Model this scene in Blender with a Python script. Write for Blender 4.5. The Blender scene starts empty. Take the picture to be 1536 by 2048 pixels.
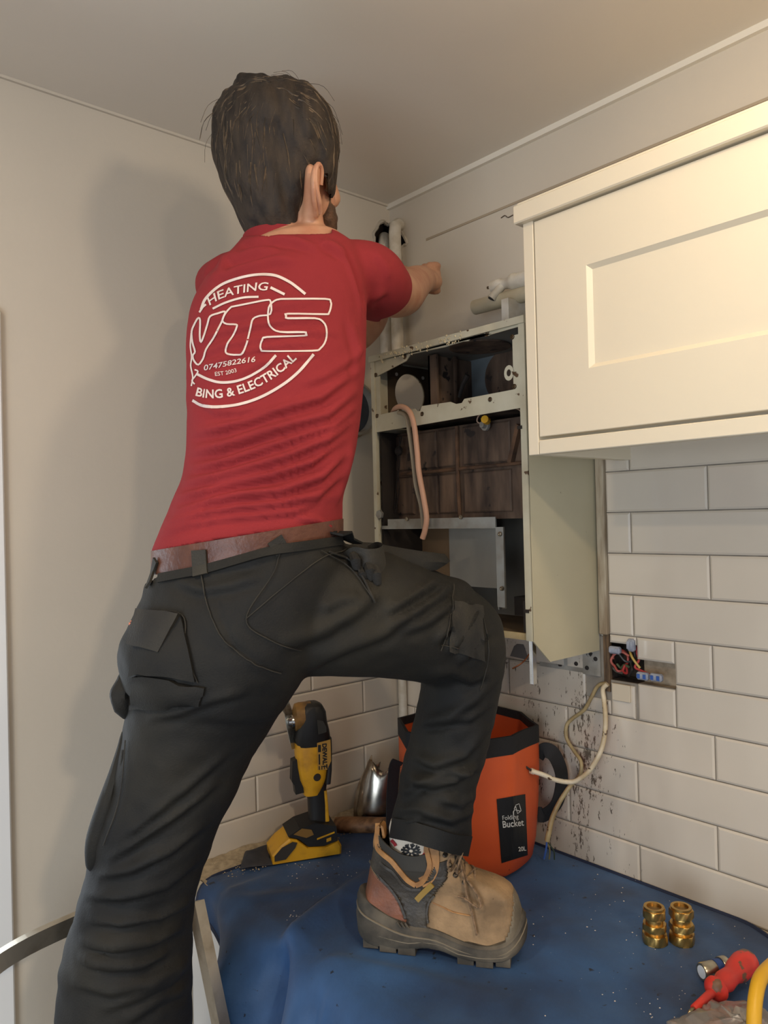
import bpy, bmesh, math, random
import numpy as np
from mathutils import Vector, Matrix, noise
from mathutils.bvhtree import BVHTree
random.seed(7)
PI = math.pi
scene = bpy.context.scene
COL = scene.collection
# ---------------------------------------------------------------- camera
FPX = 1530.0
CAM = Vector((-1.30, -1.43, 1.61))
yaw, pitch, roll = math.radians(41.3), math.radians(0.45), 0.025
F0 = Vector((math.sin(yaw)*math.cos(pitch), math.cos(yaw)*math.cos(pitch), math.sin(pitch)))
R0 = Vector((math.cos(yaw), -math.sin(yaw), 0))
U0 = R0.cross(F0)
RR = R0*math.cos(roll) - U0*math.sin(roll)
UU = R0*math.sin(roll) + U0*math.cos(roll)
FF = F0
cam_d = bpy.data.cameras.new('camera')
cam = bpy.data.objects.new('camera', cam_d); COL.objects.link(cam)
cam_d.sensor_fit = 'VERTICAL'; cam_d.sensor_height = 36; cam_d.lens = FPX/2048*36
cam_d.clip_start = 0.02
cam.matrix_world = Matrix(((RR.x, UU.x, -FF.x, CAM.x), (RR.y, UU.y, -FF.y, CAM.y), (RR.z, UU.z, -FF.z, CAM.z), (0, 0, 0, 1)))
scene.camera = cam
# ---------------------------------------------------------------- world, lights, exposure
vs = scene.view_settings
vs.view_transform = 'Standard'; vs.look = 'None'; vs.gamma = 1; vs.use_curve_mapping = False
vs.exposure = 0.14
w = bpy.data.worlds.new('daylight'); scene.world = w; w.use_nodes = True
w.node_tree.nodes['Background'].inputs[0].default_value = (0.80, 0.86, 1.0, 1)
w.node_tree.nodes['Background'].inputs[1].default_value = 0.50
def area_light(name, loc, aim, size, power, color, shape='DISK', spread=PI):
    d = bpy.data.lights.new(name, 'AREA'); d.shape = shape; d.size = size; d.energy = power; d.color = color; d.spread = spread
    if shape == 'RECTANGLE': d.size_y = size
    o = bpy.data.objects.new(name, d); COL.objects.link(o); o.location = loc
    o.rotation_euler = (Vector(aim)-Vector(loc)).to_track_quat('-Z', 'Y').to_euler()
    return o
WARM = (1.0, 0.80, 0.58)
pl_ = bpy.data.lights.new('ceiling_bulb_light', 'POINT'); pl_.energy = 7.0; pl_.color = WARM; pl_.shadow_soft_size = 0.045
plo = bpy.data.objects.new('ceiling_bulb_light', pl_); COL.objects.link(plo); plo.location = (-0.62, -1.28, 2.27)
area_light('ceiling_spot_light', (-1.75, -0.75, 2.36), (-1.7, -0.75, 0), 0.09, 6.5, WARM)
area_light('ceiling_spot_light', (-1.3, -2.6, 2.36), (-1.3, -2.3, 0), 0.12, 16.0, WARM)
area_light('window_light', (-3.1, -1.9, 1.25), (-0.5, -0.4, 1.0), 1.1, 30.0, (0.80, 0.90, 1.0), 'RECTANGLE')
# ---------------------------------------------------------------- mapping from photograph to room
def ray(px, py):
    return FF + RR*((px-768)/FPX) + UU*((1024-py)/FPX)
def W(px, py, s):            # point at depth s along the view axis
    return CAM + ray(px, py)*s
def on(axis, val, px, py):   # point where the pixel's ray meets the plane axis=val
    d = ray(px, py); return CAM + d*((val-CAM[axis])/d[axis])
def onx(px, py, x=0.0): return on(0, x, px, py)
def ony(px, py, y=0.0): return on(1, y, px, py)
def onz(px, py, z=0.922): return on(2, z, px, py)
# ---------------------------------------------------------------- materials
MATS = {}
def s2l(c):
    return tuple(((v/255)/12.92 if v/255 <= 0.04045 else (((v/255)+0.055)/1.055)**2.4) for v in c)
def mat(name, rgb, rough=0.6, metal=0.0, var=0.0, vscale=8.0, rgb2=None, bump=0.0, bscale=60.0, coat=0.0, stretch=None, thr=(0.35, 0.65), trans=0.0, alpha=1.0, sheen=0.0, emit=0.0, spots=None, spec=0.5, detail=6.0):
    if name in MATS: return MATS[name]
    m = bpy.data.materials.new(name); m.use_nodes = True
    nt = m.node_tree; N = nt.nodes; L = nt.links; b = N['Principled BSDF']
    c = s2l(rgb); b.inputs['Base Color'].default_value = (*c, 1)
    b.inputs['Roughness'].default_value = rough; b.inputs['Metallic'].default_value = metal
    b.inputs['Coat Weight'].default_value = coat; b.inputs['Transmission Weight'].default_value = trans
    b.inputs['Alpha'].default_value = alpha; b.inputs['Sheen Weight'].default_value = sheen
    b.inputs['Specular IOR Level'].default_value = spec
    tc = N.new('ShaderNodeTexCoord'); co = tc.outputs['Object']
    if stretch:
        mp = N.new('ShaderNodeMapping'); mp.inputs['Scale'].default_value = stretch; L.new(co, mp.inputs[0]); cs = mp.outputs[0]
    else: cs = co
    col = None
    if rgb2 is not None or var:
        c2 = s2l(rgb2) if rgb2 is not None else tuple(v*(1-var) for v in c)
        n = N.new('ShaderNodeTexNoise'); n.inputs['Scale'].default_value = vscale; n.inputs['Detail'].default_value = detail
        L.new(cs, n.inputs['Vector'])
        mr = N.new('ShaderNodeMapRange'); mr.inputs[1].default_value = thr[0]; mr.inputs[2].default_value = thr[1]
        L.new(n.outputs[0], mr.inputs[0])
        mx = N.new('ShaderNodeMix'); mx.data_type = 'RGBA'; L.new(mr.outputs[0], mx.inputs[0])
        mx.inputs[6].default_value = (*c, 1); mx.inputs[7].default_value = (*c2, 1)
        col = mx.outputs[2]
        if spots:
            sc_, th, srgb = spots
            n2 = N.new('ShaderNodeTexNoise'); n2.inputs['Scale'].default_value = sc_; n2.inputs['Detail'].default_value = 3; L.new(co, n2.inputs['Vector'])
            m2 = N.new('ShaderNodeMapRange'); m2.inputs[1].default_value = th; m2.inputs[2].default_value = th+0.03; L.new(n2.outputs[0], m2.inputs[0])
            mx2 = N.new('ShaderNodeMix'); mx2.data_type = 'RGBA'; L.new(m2.outputs[0], mx2.inputs[0]); L.new(col, mx2.inputs[6])
            mx2.inputs[7].default_value = (*s2l(srgb), 1); col = mx2.outputs[2]
        L.new(col, b.inputs['Base Color'])
    if bump:
        n = N.new('ShaderNodeTexNoise'); n.inputs['Scale'].default_value = bscale; n.inputs['Detail'].default_value = 8; L.new(co, n.inputs['Vector'])
        bp = N.new('ShaderNodeBump'); bp.inputs['Strength'].default_value = bump; bp.inputs['Distance'].default_value = 0.002
        L.new(n.outputs[0], bp.inputs['Height']); L.new(bp.outputs[0], b.inputs['Normal'])
    if emit:
        b.inputs['Emission Color'].default_value = (*c, 1); b.inputs['Emission Strength'].default_value = emit
    MATS[name] = m; return m
M_wall = mat('painted_plaster', (205, 196, 180), 0.75, var=0.05, vscale=3, bump=0.15, bscale=90)
M_ceil = mat('ceiling_paint', (226, 218, 204), 0.8, var=0.05, vscale=2, bump=0.1, bscale=90)
M_tile = mat('glazed_tile', (214, 203, 186), 0.16, var=0.06, vscale=6, coat=0.3, bump=0.05, bscale=15)
M_grout = mat('grey_grout', (150, 141, 128), 0.9, var=0.3, vscale=30)
M_cab = mat('cream_cabinet_paint', (232, 221, 196), 0.42, var=0.02, vscale=4)
M_steel_paint = mat('aged_cream_enamel', (205, 201, 178), 0.45, rgb2=(180, 172, 146), vscale=9, spots=(45, 0.66, (92, 70, 48)), bump=0.1)
M_side = mat('cream_side_enamel', (200, 192, 162), 0.4, rgb2=(188, 178, 148), vscale=3, spots=(30, 0.735, (110, 92, 66)))
M_galv = mat('dull_galvanised_steel', (165, 168, 165), 0.4, 0.6, rgb2=(140, 135, 125), vscale=20)
M_greyin = mat('grey_inner_sheet', (140, 140, 134), 0.55, 0.2, rgb2=(112, 104, 92), vscale=5)
M_rustb = mat('rust_brown_sheet', (112, 90, 72), 0.75, 0.0, rgb2=(56, 42, 33), vscale=9, stretch=(3, 3, .8), bump=0.5, spots=(30, .64, (40, 31, 26)))
M_dark = mat('sooty_dark', (48, 40, 34), 0.8, rgb2=(30, 26, 23), vscale=12)
M_whitepl = mat('white_painted_pipe', (214, 208, 194), 0.45, rgb2=(190, 180, 160), vscale=30)
M_black = mat('black_webbing', (22, 22, 24), 0.75, bump=0.3, bscale=300)
M_blackpl = mat('black_rubber_plastic', (30, 30, 30), 0.5, var=0.3, vscale=30)
M_yellow = mat('yellow_plastic', (214, 160, 32), 0.4, rgb2=(160, 115, 35), vscale=25, thr=(.5, .8))
M_chrome = mat('bright_chrome', (215, 212, 205), 0.18, 1.0, var=0.2, vscale=30)
M_brass = mat('turned_brass', (222, 184, 110), 0.36, 1.0, rgb2=(190, 150, 84), vscale=30)
M_orange = mat('orange_pvc_fabric', (216, 92, 40), 0.5, rgb2=(196, 78, 34), vscale=5, spots=(70, 0.75, (110, 40, 22)), bump=0.1)
M_red = mat('red_handle_plastic', (214, 58, 46), 0.4, var=0.1)
M_wood = mat('worn_hickory', (176, 128, 84), 0.6, rgb2=(92, 64, 40), vscale=10, stretch=(1, 6, 6), bump=0.3)
M_alu = mat('scuffed_aluminium', (200, 190, 172), 0.32, 0.9, rgb2=(150, 135, 112), vscale=20, thr=(.5, .8))
M_blue = mat('blue_proofed_cloth', (52, 94, 144), 0.55, rgb2=(30, 54, 88), vscale=5, spots=(60, 0.70, (14, 26, 44)), bump=0.25, bscale=120, sheen=0.1)
M_print = mat('white_print', (232, 218, 206), 0.6)
M_labelb = mat('black_label', (18, 18, 18), 0.5)
# ---------------------------------------------------------------- mesh helpers
class MB:
    def __init__(s): s.v = []; s.f = []; s.mi = []; s.M = Matrix(); s.cur = 0
    def add(s, vs, fs):
        o = len(s.v); s.v += [tuple(s.M @ Vector(p)) for p in vs]
        s.f += [tuple(i+o for i in f) for f in fs]; s.mi += [s.cur]*len(fs); return s
    def box(s, a, b, bev=0.0):
        (x0, y0, z0), (x1, y1, z1) = [tuple(map(min, zip(a, b))), tuple(map(max, zip(a, b)))]
        if bev <= 0:
            return s.add([(x, y, z) for x in (x0, x1) for y in (y0, y1) for z in (z0, z1)],
                         [(0, 1, 3, 2), (4, 6, 7, 5), (0, 4, 5, 1), (2, 3, 7, 6), (0, 2, 6, 4), (1, 5, 7, 3)])
        bm = bmesh.new(); bmesh.ops.create_cube(bm, size=1)
        for v in bm.verts: v.co = Vector(((x0+x1)/2+v.co.x*(x1-x0), (y0+y1)/2+v.co.y*(y1-y0), (z0+z1)/2+v.co.z*(z1-z0)))
        bmesh.ops.bevel(bm, geom=bm.edges[:], offset=bev, segments=1, affect='EDGES', profile=0.5)
        s.bm(bm); return s
    def bm(s, bm):
        bm.verts.index_update()
        s.add([v.co for v in bm.verts], [[v.index for v in f.verts] for f in bm.faces]); bm.free(); return s
    def loft(s, rings, cap=True, closed=True):
        n = len(rings[0]); vs = [p for r in rings for p in r]; fs = []
        for k in range(len(rings)-1):
            for i in range(n if closed else n-1):
                j = (i+1) % n; fs.append((k*n+i, k*n+j, (k+1)*n+j, (k+1)*n+i))
        if cap and closed: fs.append(tuple(range(n-1, -1, -1))); fs.append(tuple((len(rings)-1)*n+i for i in range(n)))
        return s.add(vs, fs)
    def tube(s, pts, r, n=10, cap=True, flat=None):
        pts = [Vector(p) for p in pts]; rs = r if isinstance(r, (list, tuple)) else [r]*len(pts); rings = []
        up = None
        for i, p in enumerate(pts):
            t = (pts[min(i+1, len(pts)-1)]-pts[max(i-1, 0)]).normalized()
            if up is None: up = t.orthogonal().normalized() if flat is None else (Vector(flat)-t*t.dot(Vector(flat))).normalized()
            up = (up - t*t.dot(up)).normalized(); sd = t.cross(up)
            rings.append([p+(up*math.cos(2*PI*k/n)+sd*math.sin(2*PI*k/n))*rs[i] for k in range(n)])
        return s.loft(rings, cap)
    def cyl(s, a, b, r, r2=None, n=16, rot=0.0):
        a = Vector(a); b = Vector(b); t = (b-a).normalized(); u = t.orthogonal().normalized(); v = t.cross(u); r2 = r if r2 is None else r2
        ring = lambda c, q: [c+(u*math.cos(2*PI*k/n+rot)+v*math.sin(2*PI*k/n+rot))*q for k in range(n)]
        return s.loft([ring(a, r), ring(b, r2)])
    def lathe(s, base, axis, prof, n=20):      # prof: (height, radius)
        a = Vector(base); t = Vector(axis).normalized(); u = t.orthogonal().normalized(); v = t.cross(u)
        return s.loft([[a+t*h+(u*math.cos(2*PI*k/n)+v*math.sin(2*PI*k/n))*q for k in range(n)] for h, q in prof])
    def strip(s, pts, wd, th, nrm):            # flat band along pts: width wd across, thickness th along nrm
        pts = [Vector(p) for p in pts]; rings = []
        for i, p in enumerate(pts):
            t = (pts[min(i+1, len(pts)-1)]-pts[max(i-1, 0)]).normalized(); nn = Vector(nrm[i]) if isinstance(nrm, list) else Vector(nrm)
            nn = (nn - t*t.dot(nn)).normalized(); sd = t.cross(nn); q = wd[i] if isinstance(wd, list) else wd
            rings.append([p+sd*q/2+nn*th/2, p-sd*q/2+nn*th/2, p-sd*q/2-nn*th/2, p+sd*q/2-nn*th/2])
        return s.loft(rings)
    def prism(s, poly, d):                     # poly: 3D points, extruded by vector d
        poly = [Vector(p) for p in poly]; d = Vector(d); n = len(poly)
        return s.add(poly+[p+d for p in poly], [tuple(range(n-1, -1, -1)), tuple(range(n, 2*n))]+[(i, (i+1) % n, n+(i+1) % n, n+i) for i in range(n)])
    def build(s, name, m, parent=None, smooth=False, mods=None):
        me = bpy.data.meshes.new(name)
        off = wloc(parent)
        me.from_pydata([(p[0]-off[0], p[1]-off[1], p[2]-off[2]) for p in s.v], [], s.f)
        bm = bmesh.new(); bm.from_mesh(me); bmesh.ops.recalc_face_normals(bm, faces=bm.faces[:]); bm.to_mesh(me); bm.free()
        ms = m if isinstance(m, (list, tuple)) else [m]
        for q in ms: me.materials.append(q)
        if len(ms) > 1:
            for p, k in zip(me.polygons, s.mi): p.material_index = k
        o = bpy.data.objects.new(name, me); COL.objects.link(o)
        if parent is not None: o.parent = parent
        if smooth: shade(me)
        return o
def shade(me, ang=40):
    me.polygons.foreach_set('use_smooth', [True]*len(me.polygons))
    bm = bmesh.new(); bm.from_mesh(me); a = math.radians(ang)
    for e in bm.edges:
        if len(e.link_faces) == 2 and e.calc_face_angle(0) > a: e.smooth = False
    bm.to_mesh(me); bm.free()
def wloc(o):
    v = Vector((0, 0, 0))
    while o is not None: v += o.location; o = o.parent
    return v
def tag(o, label=None, cat=None, group=None, kind=None):
    if label: o['label'] = label
    if cat: o['category'] = cat
    if group: o['group'] = group
    if kind: o['kind'] = kind
    return o
def thing(name, label, cat, loc, group=None):
    o = bpy.data.objects.new(name, None); COL.objects.link(o); o.location = loc; o.empty_display_size = .05
    return tag(o, label, cat, group)
def rebase(o):     # move a top-level mesh's origin to the base of its geometry
    me = o.data; co = np.empty(len(me.vertices)*3); me.vertices.foreach_get('co', co); co = co.reshape(-1, 3)
    c = np.array([(co[:, 0].min()+co[:, 0].max())/2, (co[:, 1].min()+co[:, 1].max())/2, co[:, 2].min()])
    me.vertices.foreach_set('co', (co-c).ravel()); o.location = Vector(c)+o.location; me.update(); return o
def spline(pts, k=6):
    pts = [Vector(p) for p in pts]; out = []
    P = [pts[0]*2-pts[1]]+pts+[pts[-1]*2-pts[-2]]
    for i in range(1, len(P)-2):
        for j in range(k):
            t = j/k; a, b, c, d = P[i-1:i+3]
            out.append(0.5*((2*b)+(c-a)*t+(2*a-5*b+4*c-d)*t*t+(3*b-a-3*c+d)*t**3))
    out.append(pts[-1]); return out
def link_copy(src, name, M, parent=None):
    c = src.copy(); COL.objects.link(c); c.parent = parent; c.matrix_local = M; return c
# ================================================================ ROOM
ZC = CAM.z
CEIL = ZC+0.79
WT = ZC-0.695       # worktop top surface
M_floor = mat('grey_floor_boards', (120, 108, 94), 0.6, var=0.3, vscale=5, stretch=(1, 8, 1))
MB().box((-4.0, -3.6, -0.05), (0.12, 0.12, 0)).build('floor', M_floor)['kind'] = 'structure'
MB().box((-4.0, -3.6, CEIL), (0.12, 0.12, CEIL+0.05)).build('ceiling', M_ceil)['kind'] = 'structure'
def cut(o, cutters):
    for c in cutters:
        md = o.modifiers.new('b', 'BOOLEAN'); md.operation = 'DIFFERENCE'; md.object = c; md.solver = 'EXACT'
    me = bpy.data.meshes.new_from_object(o.evaluated_get(bpy.context.evaluated_depsgraph_get()))
    o.modifiers.clear(); o.data = me
    for c in cutters: bpy.data.objects.remove(c)
M_brick = mat('broken_plaster_edge', (70, 56, 44), 0.95, rgb2=(38, 31, 27), vscale=40, bump=0.8, bscale=80)
# ragged hole round the two pipes at the top of the corner
hole_px = [(754, 524), (746, 505), (748, 480), (746, 468), (752, 458), (757, 448), (766, 443), (774, 449), (783, 449), (796, 455), (806, 468), (815, 487), (806, 494), (803, 524)]
hpts = [onx(a, b) if a > 770 else ony(a, b) for a, b in hole_px]
def hole_cutter():
    m = MB(); c = Vector((0.0, 0.0, CEIL-0.2))
    near = [c+(p-c)*1.0 + Vector((-0.06, -0.06, 0)) for p in hpts]; far = [p+Vector((0.07, 0.07, 0)) for p in hpts]
    m.loft([near, far]); o = m.build('cutter', M_brick); return o
JB = (-0.595, -0.755, ZC-0.328, ZC-0.236)  # ragged back-box recess by the boiler (y0,y1,z0,z1)
def jb_cutter():
    m = MB()
    m.box((-0.03, -0.663, ZC-0.322), (0.05, -0.600, ZC-0.250)); return m.build('cutter', M_brick)
def jb_cutter2():
    m = MB(); m.box((-0.03, -0.738, ZC-0.3205), (0.018, -0.660, ZC-0.2755)); return m.build('cutter', M_brick)
wr = MB().box((0, -3.6, 0), (0.12, 0.12, CEIL)).build('wall_right', [M_wall, M_brick, mat('bare_plaster', (178, 160, 136), .95, rgb2=(140, 122, 100), vscale=40, bump=.6)]); wr['kind'] = 'structure'
cut(wr, [hole_cutter(), jb_cutter(), jb_cutter2()])
XE = -0.925         # where the left wall stops at the door opening
wl = MB().box((XE, 0, 0), (0, 0.12, CEIL)).box((-4.0, 0, ZC+0.375), (XE, 0.12, CEIL)).box((-4.0, 0, 0), (XE-0.85, 0.12, ZC+.375)).build('wall_left', [M_wall, M_brick]); wl['kind'] = 'structure'
cut(wl, [hole_cutter()])
for wob in (wr, wl):
    for p in wob.data.polygons:
        c = p.center; a = abs(p.normal.x) if wob is wr else abs(p.normal.y)
        inner = (c.y > -.74 or c.z > 2) and (c.x > 0.003 and c.x < 0.11) if wob is wr else (c.y > 0.003 and c.y < 0.11)
        if inner and -1.2 < c.y and c.x > -0.3 and p.area < 0.05 and c.z < CEIL-0.001 and c.z > .5: p.material_index = 1 if (c.y > -.664 or c.z > 2) else 2
# ragged plaster rim of the pipe hole
rim = MB()
rp = [p + Vector((-0.0015 if a > 770 else 0, 0 if a > 770 else -0.0015, 0)) for p, (a, b) in zip(hpts, hole_px)]
rim.tube(spline(rp, 3), [0.0035+0.002*random.random() for _ in range(len(spline(rp, 3)))], 6)
rim.build('plaster_rim', mat('chalky_plaster', (196, 186, 168), 0.9, var=.3, vscale=60), wr)
# beads and joints of the wall lining
MB().box((-0.010, -3.6, CEIL-0.012), (0, 0, CEIL)).build('trim_1', mat('white_bead', (226, 220, 206), 0.6))['kind'] = 'structure'
MB().box((XE, -0.006, CEIL-0.005), (-0.01, 0, CEIL)).build('trim_2', M_wall)['kind'] = 'structure'
M_joint = mat('wall_joint_line', (168, 154, 132), 0.8)
MB().box((-0.002, -1.9, ZC+0.664), (0, -0.13, ZC+0.669)).build('lining_joint', M_joint, wr)
cr = spline([onx(1002, 436, -.001), onx(1010, 431, -.001), onx(1016, 435, -.001), onx(1026, 430, -.001)], 3)
MB().tube(cr, 0.0012, 4).build('plaster_crack', mat('crack', (90, 74, 60), .9), wr)
# door frame in the left wall, daylight-white
M_frame = mat('white_gloss_frame', (236, 238, 238), 0.3)
df = MB(); df.box((XE-0.03, -0.012, 0), (XE+0.004, 0.125, ZC+0.375), .003); df.box((XE-0.86, -0.012, ZC+0.345), (XE, 0.125, ZC+0.38), .003); df.box((XE-0.86, -0.012, 0), (XE-0.82, 0.125, ZC+0.375), .003)
df.build('door_1', M_frame)['kind'] = 'structure'
area_light('doorway_light', (XE-0.4, 0.5, 1.2), (XE-0.4, -1, 1.0), 0.8, 5.0, (0.82, 0.92, 1.0), 'RECTANGLE')
# ---------------------------------------------------------------- tiles
TP = 0.0777; TL = 0.302; G = 0.0022
rows = [(ZC-0.694, ZC-0.622)]+[(ZC-0.622+TP*k, ZC-0.622+TP*(k+1)) for k in range(14)]
tile_cache = {}
def tile_mesh(w_, h_):
    k = (round(w_, 3), round(h_, 3))
    if k not in tile_cache:
        m = MB(); b = .0035; t = .0075   # pillowed metro tile
        x0, x1, z0, z1 = -w_/2, w_/2, -h_/2, h_/2
        if w_ > .012 and h_ > .012:
            m.loft([[(x0, 0, z0), (x1, 0, z0), (x1, 0, z1), (x0, 0, z1)], [(x0, -t*.7, z0), (x1, -t*.7, z0), (x1, -t*.7, z1), (x0, -t*.7, z1)],
                    [(x0+b, -t, z0+b), (x1-b, -t, z0+b), (x1-b, -t, z1-b), (x0+b, -t, z1-b)]])
        else: m.box((x0, 0, z0), (x1, -t, z1))
        me = bpy.data.meshes.new('tile'); me.from_pydata(m.v, [], m.f); me.materials.append(M_tile)
        bm = bmesh.new(); bm.from_mesh(me); bmesh.ops.recalc_face_normals(bm, faces=bm.faces[:]); bm.to_mesh(me); bm.free()
        tile_cache[k] = me
    return tile_cache[k]
def put_tile(wall, a0, a1, z0, z1):
    a0 += G/2; a1 -= G/2; z0 += G/2; z1 -= G/2
    if a1-a0 < .006 or z1-z0 < .006: return
    o = bpy.data.objects.new('tile', tile_mesh(a1-a0, z1-z0)); COL.objects.link(o)
    if wall is wl: o.location = ((a0+a1)/2, -0.002, (z0+z1)/2)
    else: o.location = (-0.002, (a0+a1)/2, (z0+z1)/2); o.rotation_euler = (0, 0, -PI/2)
    o.rotation_euler.x += random.uniform(-.002, .002); o.parent = wall
def minus(r, c):
    a0, a1, z0, z1 = r; b0, b1, y0, y1 = c
    if b0 >= a1 or b1 <= a0 or y0 >= z1 or y1 <= z0: return [r]
    out = []
    if a0 < b0: out.append((a0, b0, z0, z1))
    if a1 > b1: out.append((b1, a1, z0, z1))
    m0, m1 = max(a0, b0), min(a1, b1)
    if z0 < y0: out.append((m0, m1, z0, y0))
    if z1 > y1: out.append((m0, m1, y1, z1))
    return out
# right wall: y offsets of the vertical joints
for ri, (z0, z1) in enumerate(rows):
    ph = -0.054 if ri % 2 == 0 else -0.203
    for k in range(-1, 8):
        y1_ = ph - k*TL; y0_ = y1_-TL
        y1c = min(y1_, -0.006); y0c = max(y0_, -1.9)
        if y1c <= y0c: continue
        rs = [(y0c, y1c, z0, z1)]
        cuts = [(-.663, -.606, ZC-.326, ZC-.250), (-.738, -.663, ZC-.3205, ZC-.2755), (-.606, -.55, ZC-.36, ZC+.3)]
        if z0 >= ZC-.24: cuts.append((-.606, 0, ZC-.24, ZC+1))      # stops behind the boiler
        for c in cuts: rs = [q for r in rs for q in minus(r, c)]
        for r in rs: put_tile(wr, *r)
# left wall
for ri, (z0, z1) in enumerate(rows[:6]):
    ph = 0.019 if ri % 2 == 0 else -0.132
    ph += 0.0
    for k in range(0, 4):
        x1_ = ph-k*TL+ (TL if ri % 2 else 0); x0_ = x1_-TL
        x1c = min(x1_, -0.010); x0c = max(x0_, -0.66)
        if x1c-x0c > .01: put_tile(wl, x0c, x1c, z0, z1)
gr = MB(); grs = [(-1.9, -.606, ZC-.696, ZC+.31), (-.606, -.004, ZC-.696, ZC-.24)]
for c in ((-.663, -.600, ZC-.322, ZC-.250), (-.738, -.660, ZC-.3205, ZC-.2755)): grs = [q for r in grs for q in minus(r, c)]
for r in grs: gr.box((-0.0045, r[0], r[2]), (0.0004, r[1], r[3]))
gr.build('grout_bed', M_grout, wr)
MB().box((-0.66, -0.0045, ZC-.696), (-.006, 0, ZC-.235)).build('grout_bed', M_grout, wl)
# splashes: soot drips that ran down from the boiler, flat stains in the tile material
nt = M_tile.node_tree; N = nt.nodes; L = nt.links; b = N['Principled BSDF']
base = b.inputs['Base Color'].links[0].from_socket
geo = N.new('ShaderNodeNewGeometry'); sp = N.new('ShaderNodeSeparateXYZ'); L.new(geo.outputs['Position'], sp.inputs[0])
def math_n(op, a, b_=None, c=None):
    n = N.new('ShaderNodeMath'); n.operation = op
    for i, v in enumerate((a, b_, c)):
        if v is None: continue
        if isinstance(v, (int, float)): n.inputs[i].default_value = v
        else: L.new(v, n.inputs[i])
    return n.outputs[0]
def smooth(v, a, b_):
    n = N.new('ShaderNodeMapRange'); n.interpolation_type = 'SMOOTHSTEP'; n.inputs[1].default_value = a; n.inputs[2].default_value = b_; L.new(v, n.inputs[0]); return n.outputs[0]
my = math_n('MULTIPLY', smooth(sp.outputs[1], -0.80, -0.62), smooth(sp.outputs[1], -0.20, -0.36))
mk = math_n('MULTIPLY', my, math_n('MULTIPLY', smooth(sp.outputs[2], ZC-.22, ZC-.27), smooth(sp.outputs[0], -0.2, -0.1)))
mp = N.new('ShaderNodeMapping'); mp.inputs['Scale'].default_value = (1, 1, .33); L.new(geo.outputs['Position'], mp.inputs[0])
n1 = N.new('ShaderNodeTexNoise'); n1.inputs['Scale'].default_value = 150; n1.inputs['Detail'].default_value = 4; n1.inputs['Roughness'].default_value = .7; L.new(mp.outputs[0], n1.inputs['Vector'])
n2 = N.new('ShaderNodeTexNoise'); n2.inputs['Scale'].default_value = 12; L.new(mp.outputs[0], n2.inputs['Vector'])
sm = math_n('ADD', n1.outputs[0], math_n('MULTIPLY', math_n('SUBTRACT', n2.outputs[0], .5), .5))
blot = math_n('MULTIPLY', smooth(math_n('MULTIPLY', sm, mk), .625, .66), .85)
mx = N.new('ShaderNodeMix'); mx.data_type = 'RGBA'; L.new(blot, mx.inputs[0]); L.new(base, mx.inputs[6]); mx.inputs[7].default_value = (.03, .022, .016, 1)
# brown dirty film in the same area
film = math_n('MULTIPLY', mk, math_n('MULTIPLY', smooth(n2.outputs[0], .35, .65), .28))
mx2 = N.new('ShaderNodeMix'); mx2.data_type = 'RGBA'; L.new(film, mx2.inputs[0]); L.new(mx.outputs[2], mx2.inputs[6]); mx2.inputs[7].default_value = (.16, .11, .07, 1)
L.new(mx2.outputs[2], b.inputs['Base Color'])
# bare strip and batten where the old boiler met the tiles
MB().box((-0.016, -0.606, ZC-.235), (0, -0.588, ZC+.45), .002).build('wall_batten', mat('raw_batten', (176, 164, 142), .8, rgb2=(140, 122, 98), vscale=20, stretch=(4, 4, .6)), wr)
MB().box((-0.008, -0.605, ZC-.345), (0, -0.592, ZC-.235)).build('wall_batten', mat('stained_batten', (120, 96, 70), .85, rgb2=(60, 46, 34), vscale=30, stretch=(4, 4, .5)), wr)
# ================================================================ WORKTOP AND BASE UNITS
wt = MB(); wt.box((-0.60, -1.9, WT-.038), (-0.003, -0.003, WT), .003)
tag(rebase(wt.build('worktop', mat('pale_laminate', (196, 184, 160), .45, rgb2=(170, 156, 132), vscale=25))), 'pale laminate worktop under the blue dust sheet', 'worktop')
def base_unit(y0, y1, label):
    t = thing('base_cabinet', label, 'cabinet', (-.3, (y0+y1)/2, 0.0), 'white base units under the worktop')
    MB().box((-.565, y0, .12), (-.004, y1, WT-.038)).build('carcass', M_frame, t)
    MB().box((-.52, y0, 0), (-.05, y1, .12)).build('plinth', M_frame, t)
    d = MB(); a, b_ = y0+.002, y1-.002; zt = WT-.045
    d.box((-.585, a, .13), (-.567, b_, zt)); r = .075
    for q in (((-.59, a, .13), (-.585, a+r, zt)), ((-.59, b_-r, .13), (-.585, b_, zt)), ((-.59, a+r, .13), (-.585, b_-r, .13+r)), ((-.59, a+r, zt-r), (-.585, b_-r, zt))): d.box(*q)
    d.build('door', M_frame, t)
base_unit(-.60, -.005, 'white base cabinet in the corner, below the hanging blue sheet')
base_unit(-1.2, -.602, 'white base cabinet below the hanging blue sheet, nearer the camera')
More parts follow.
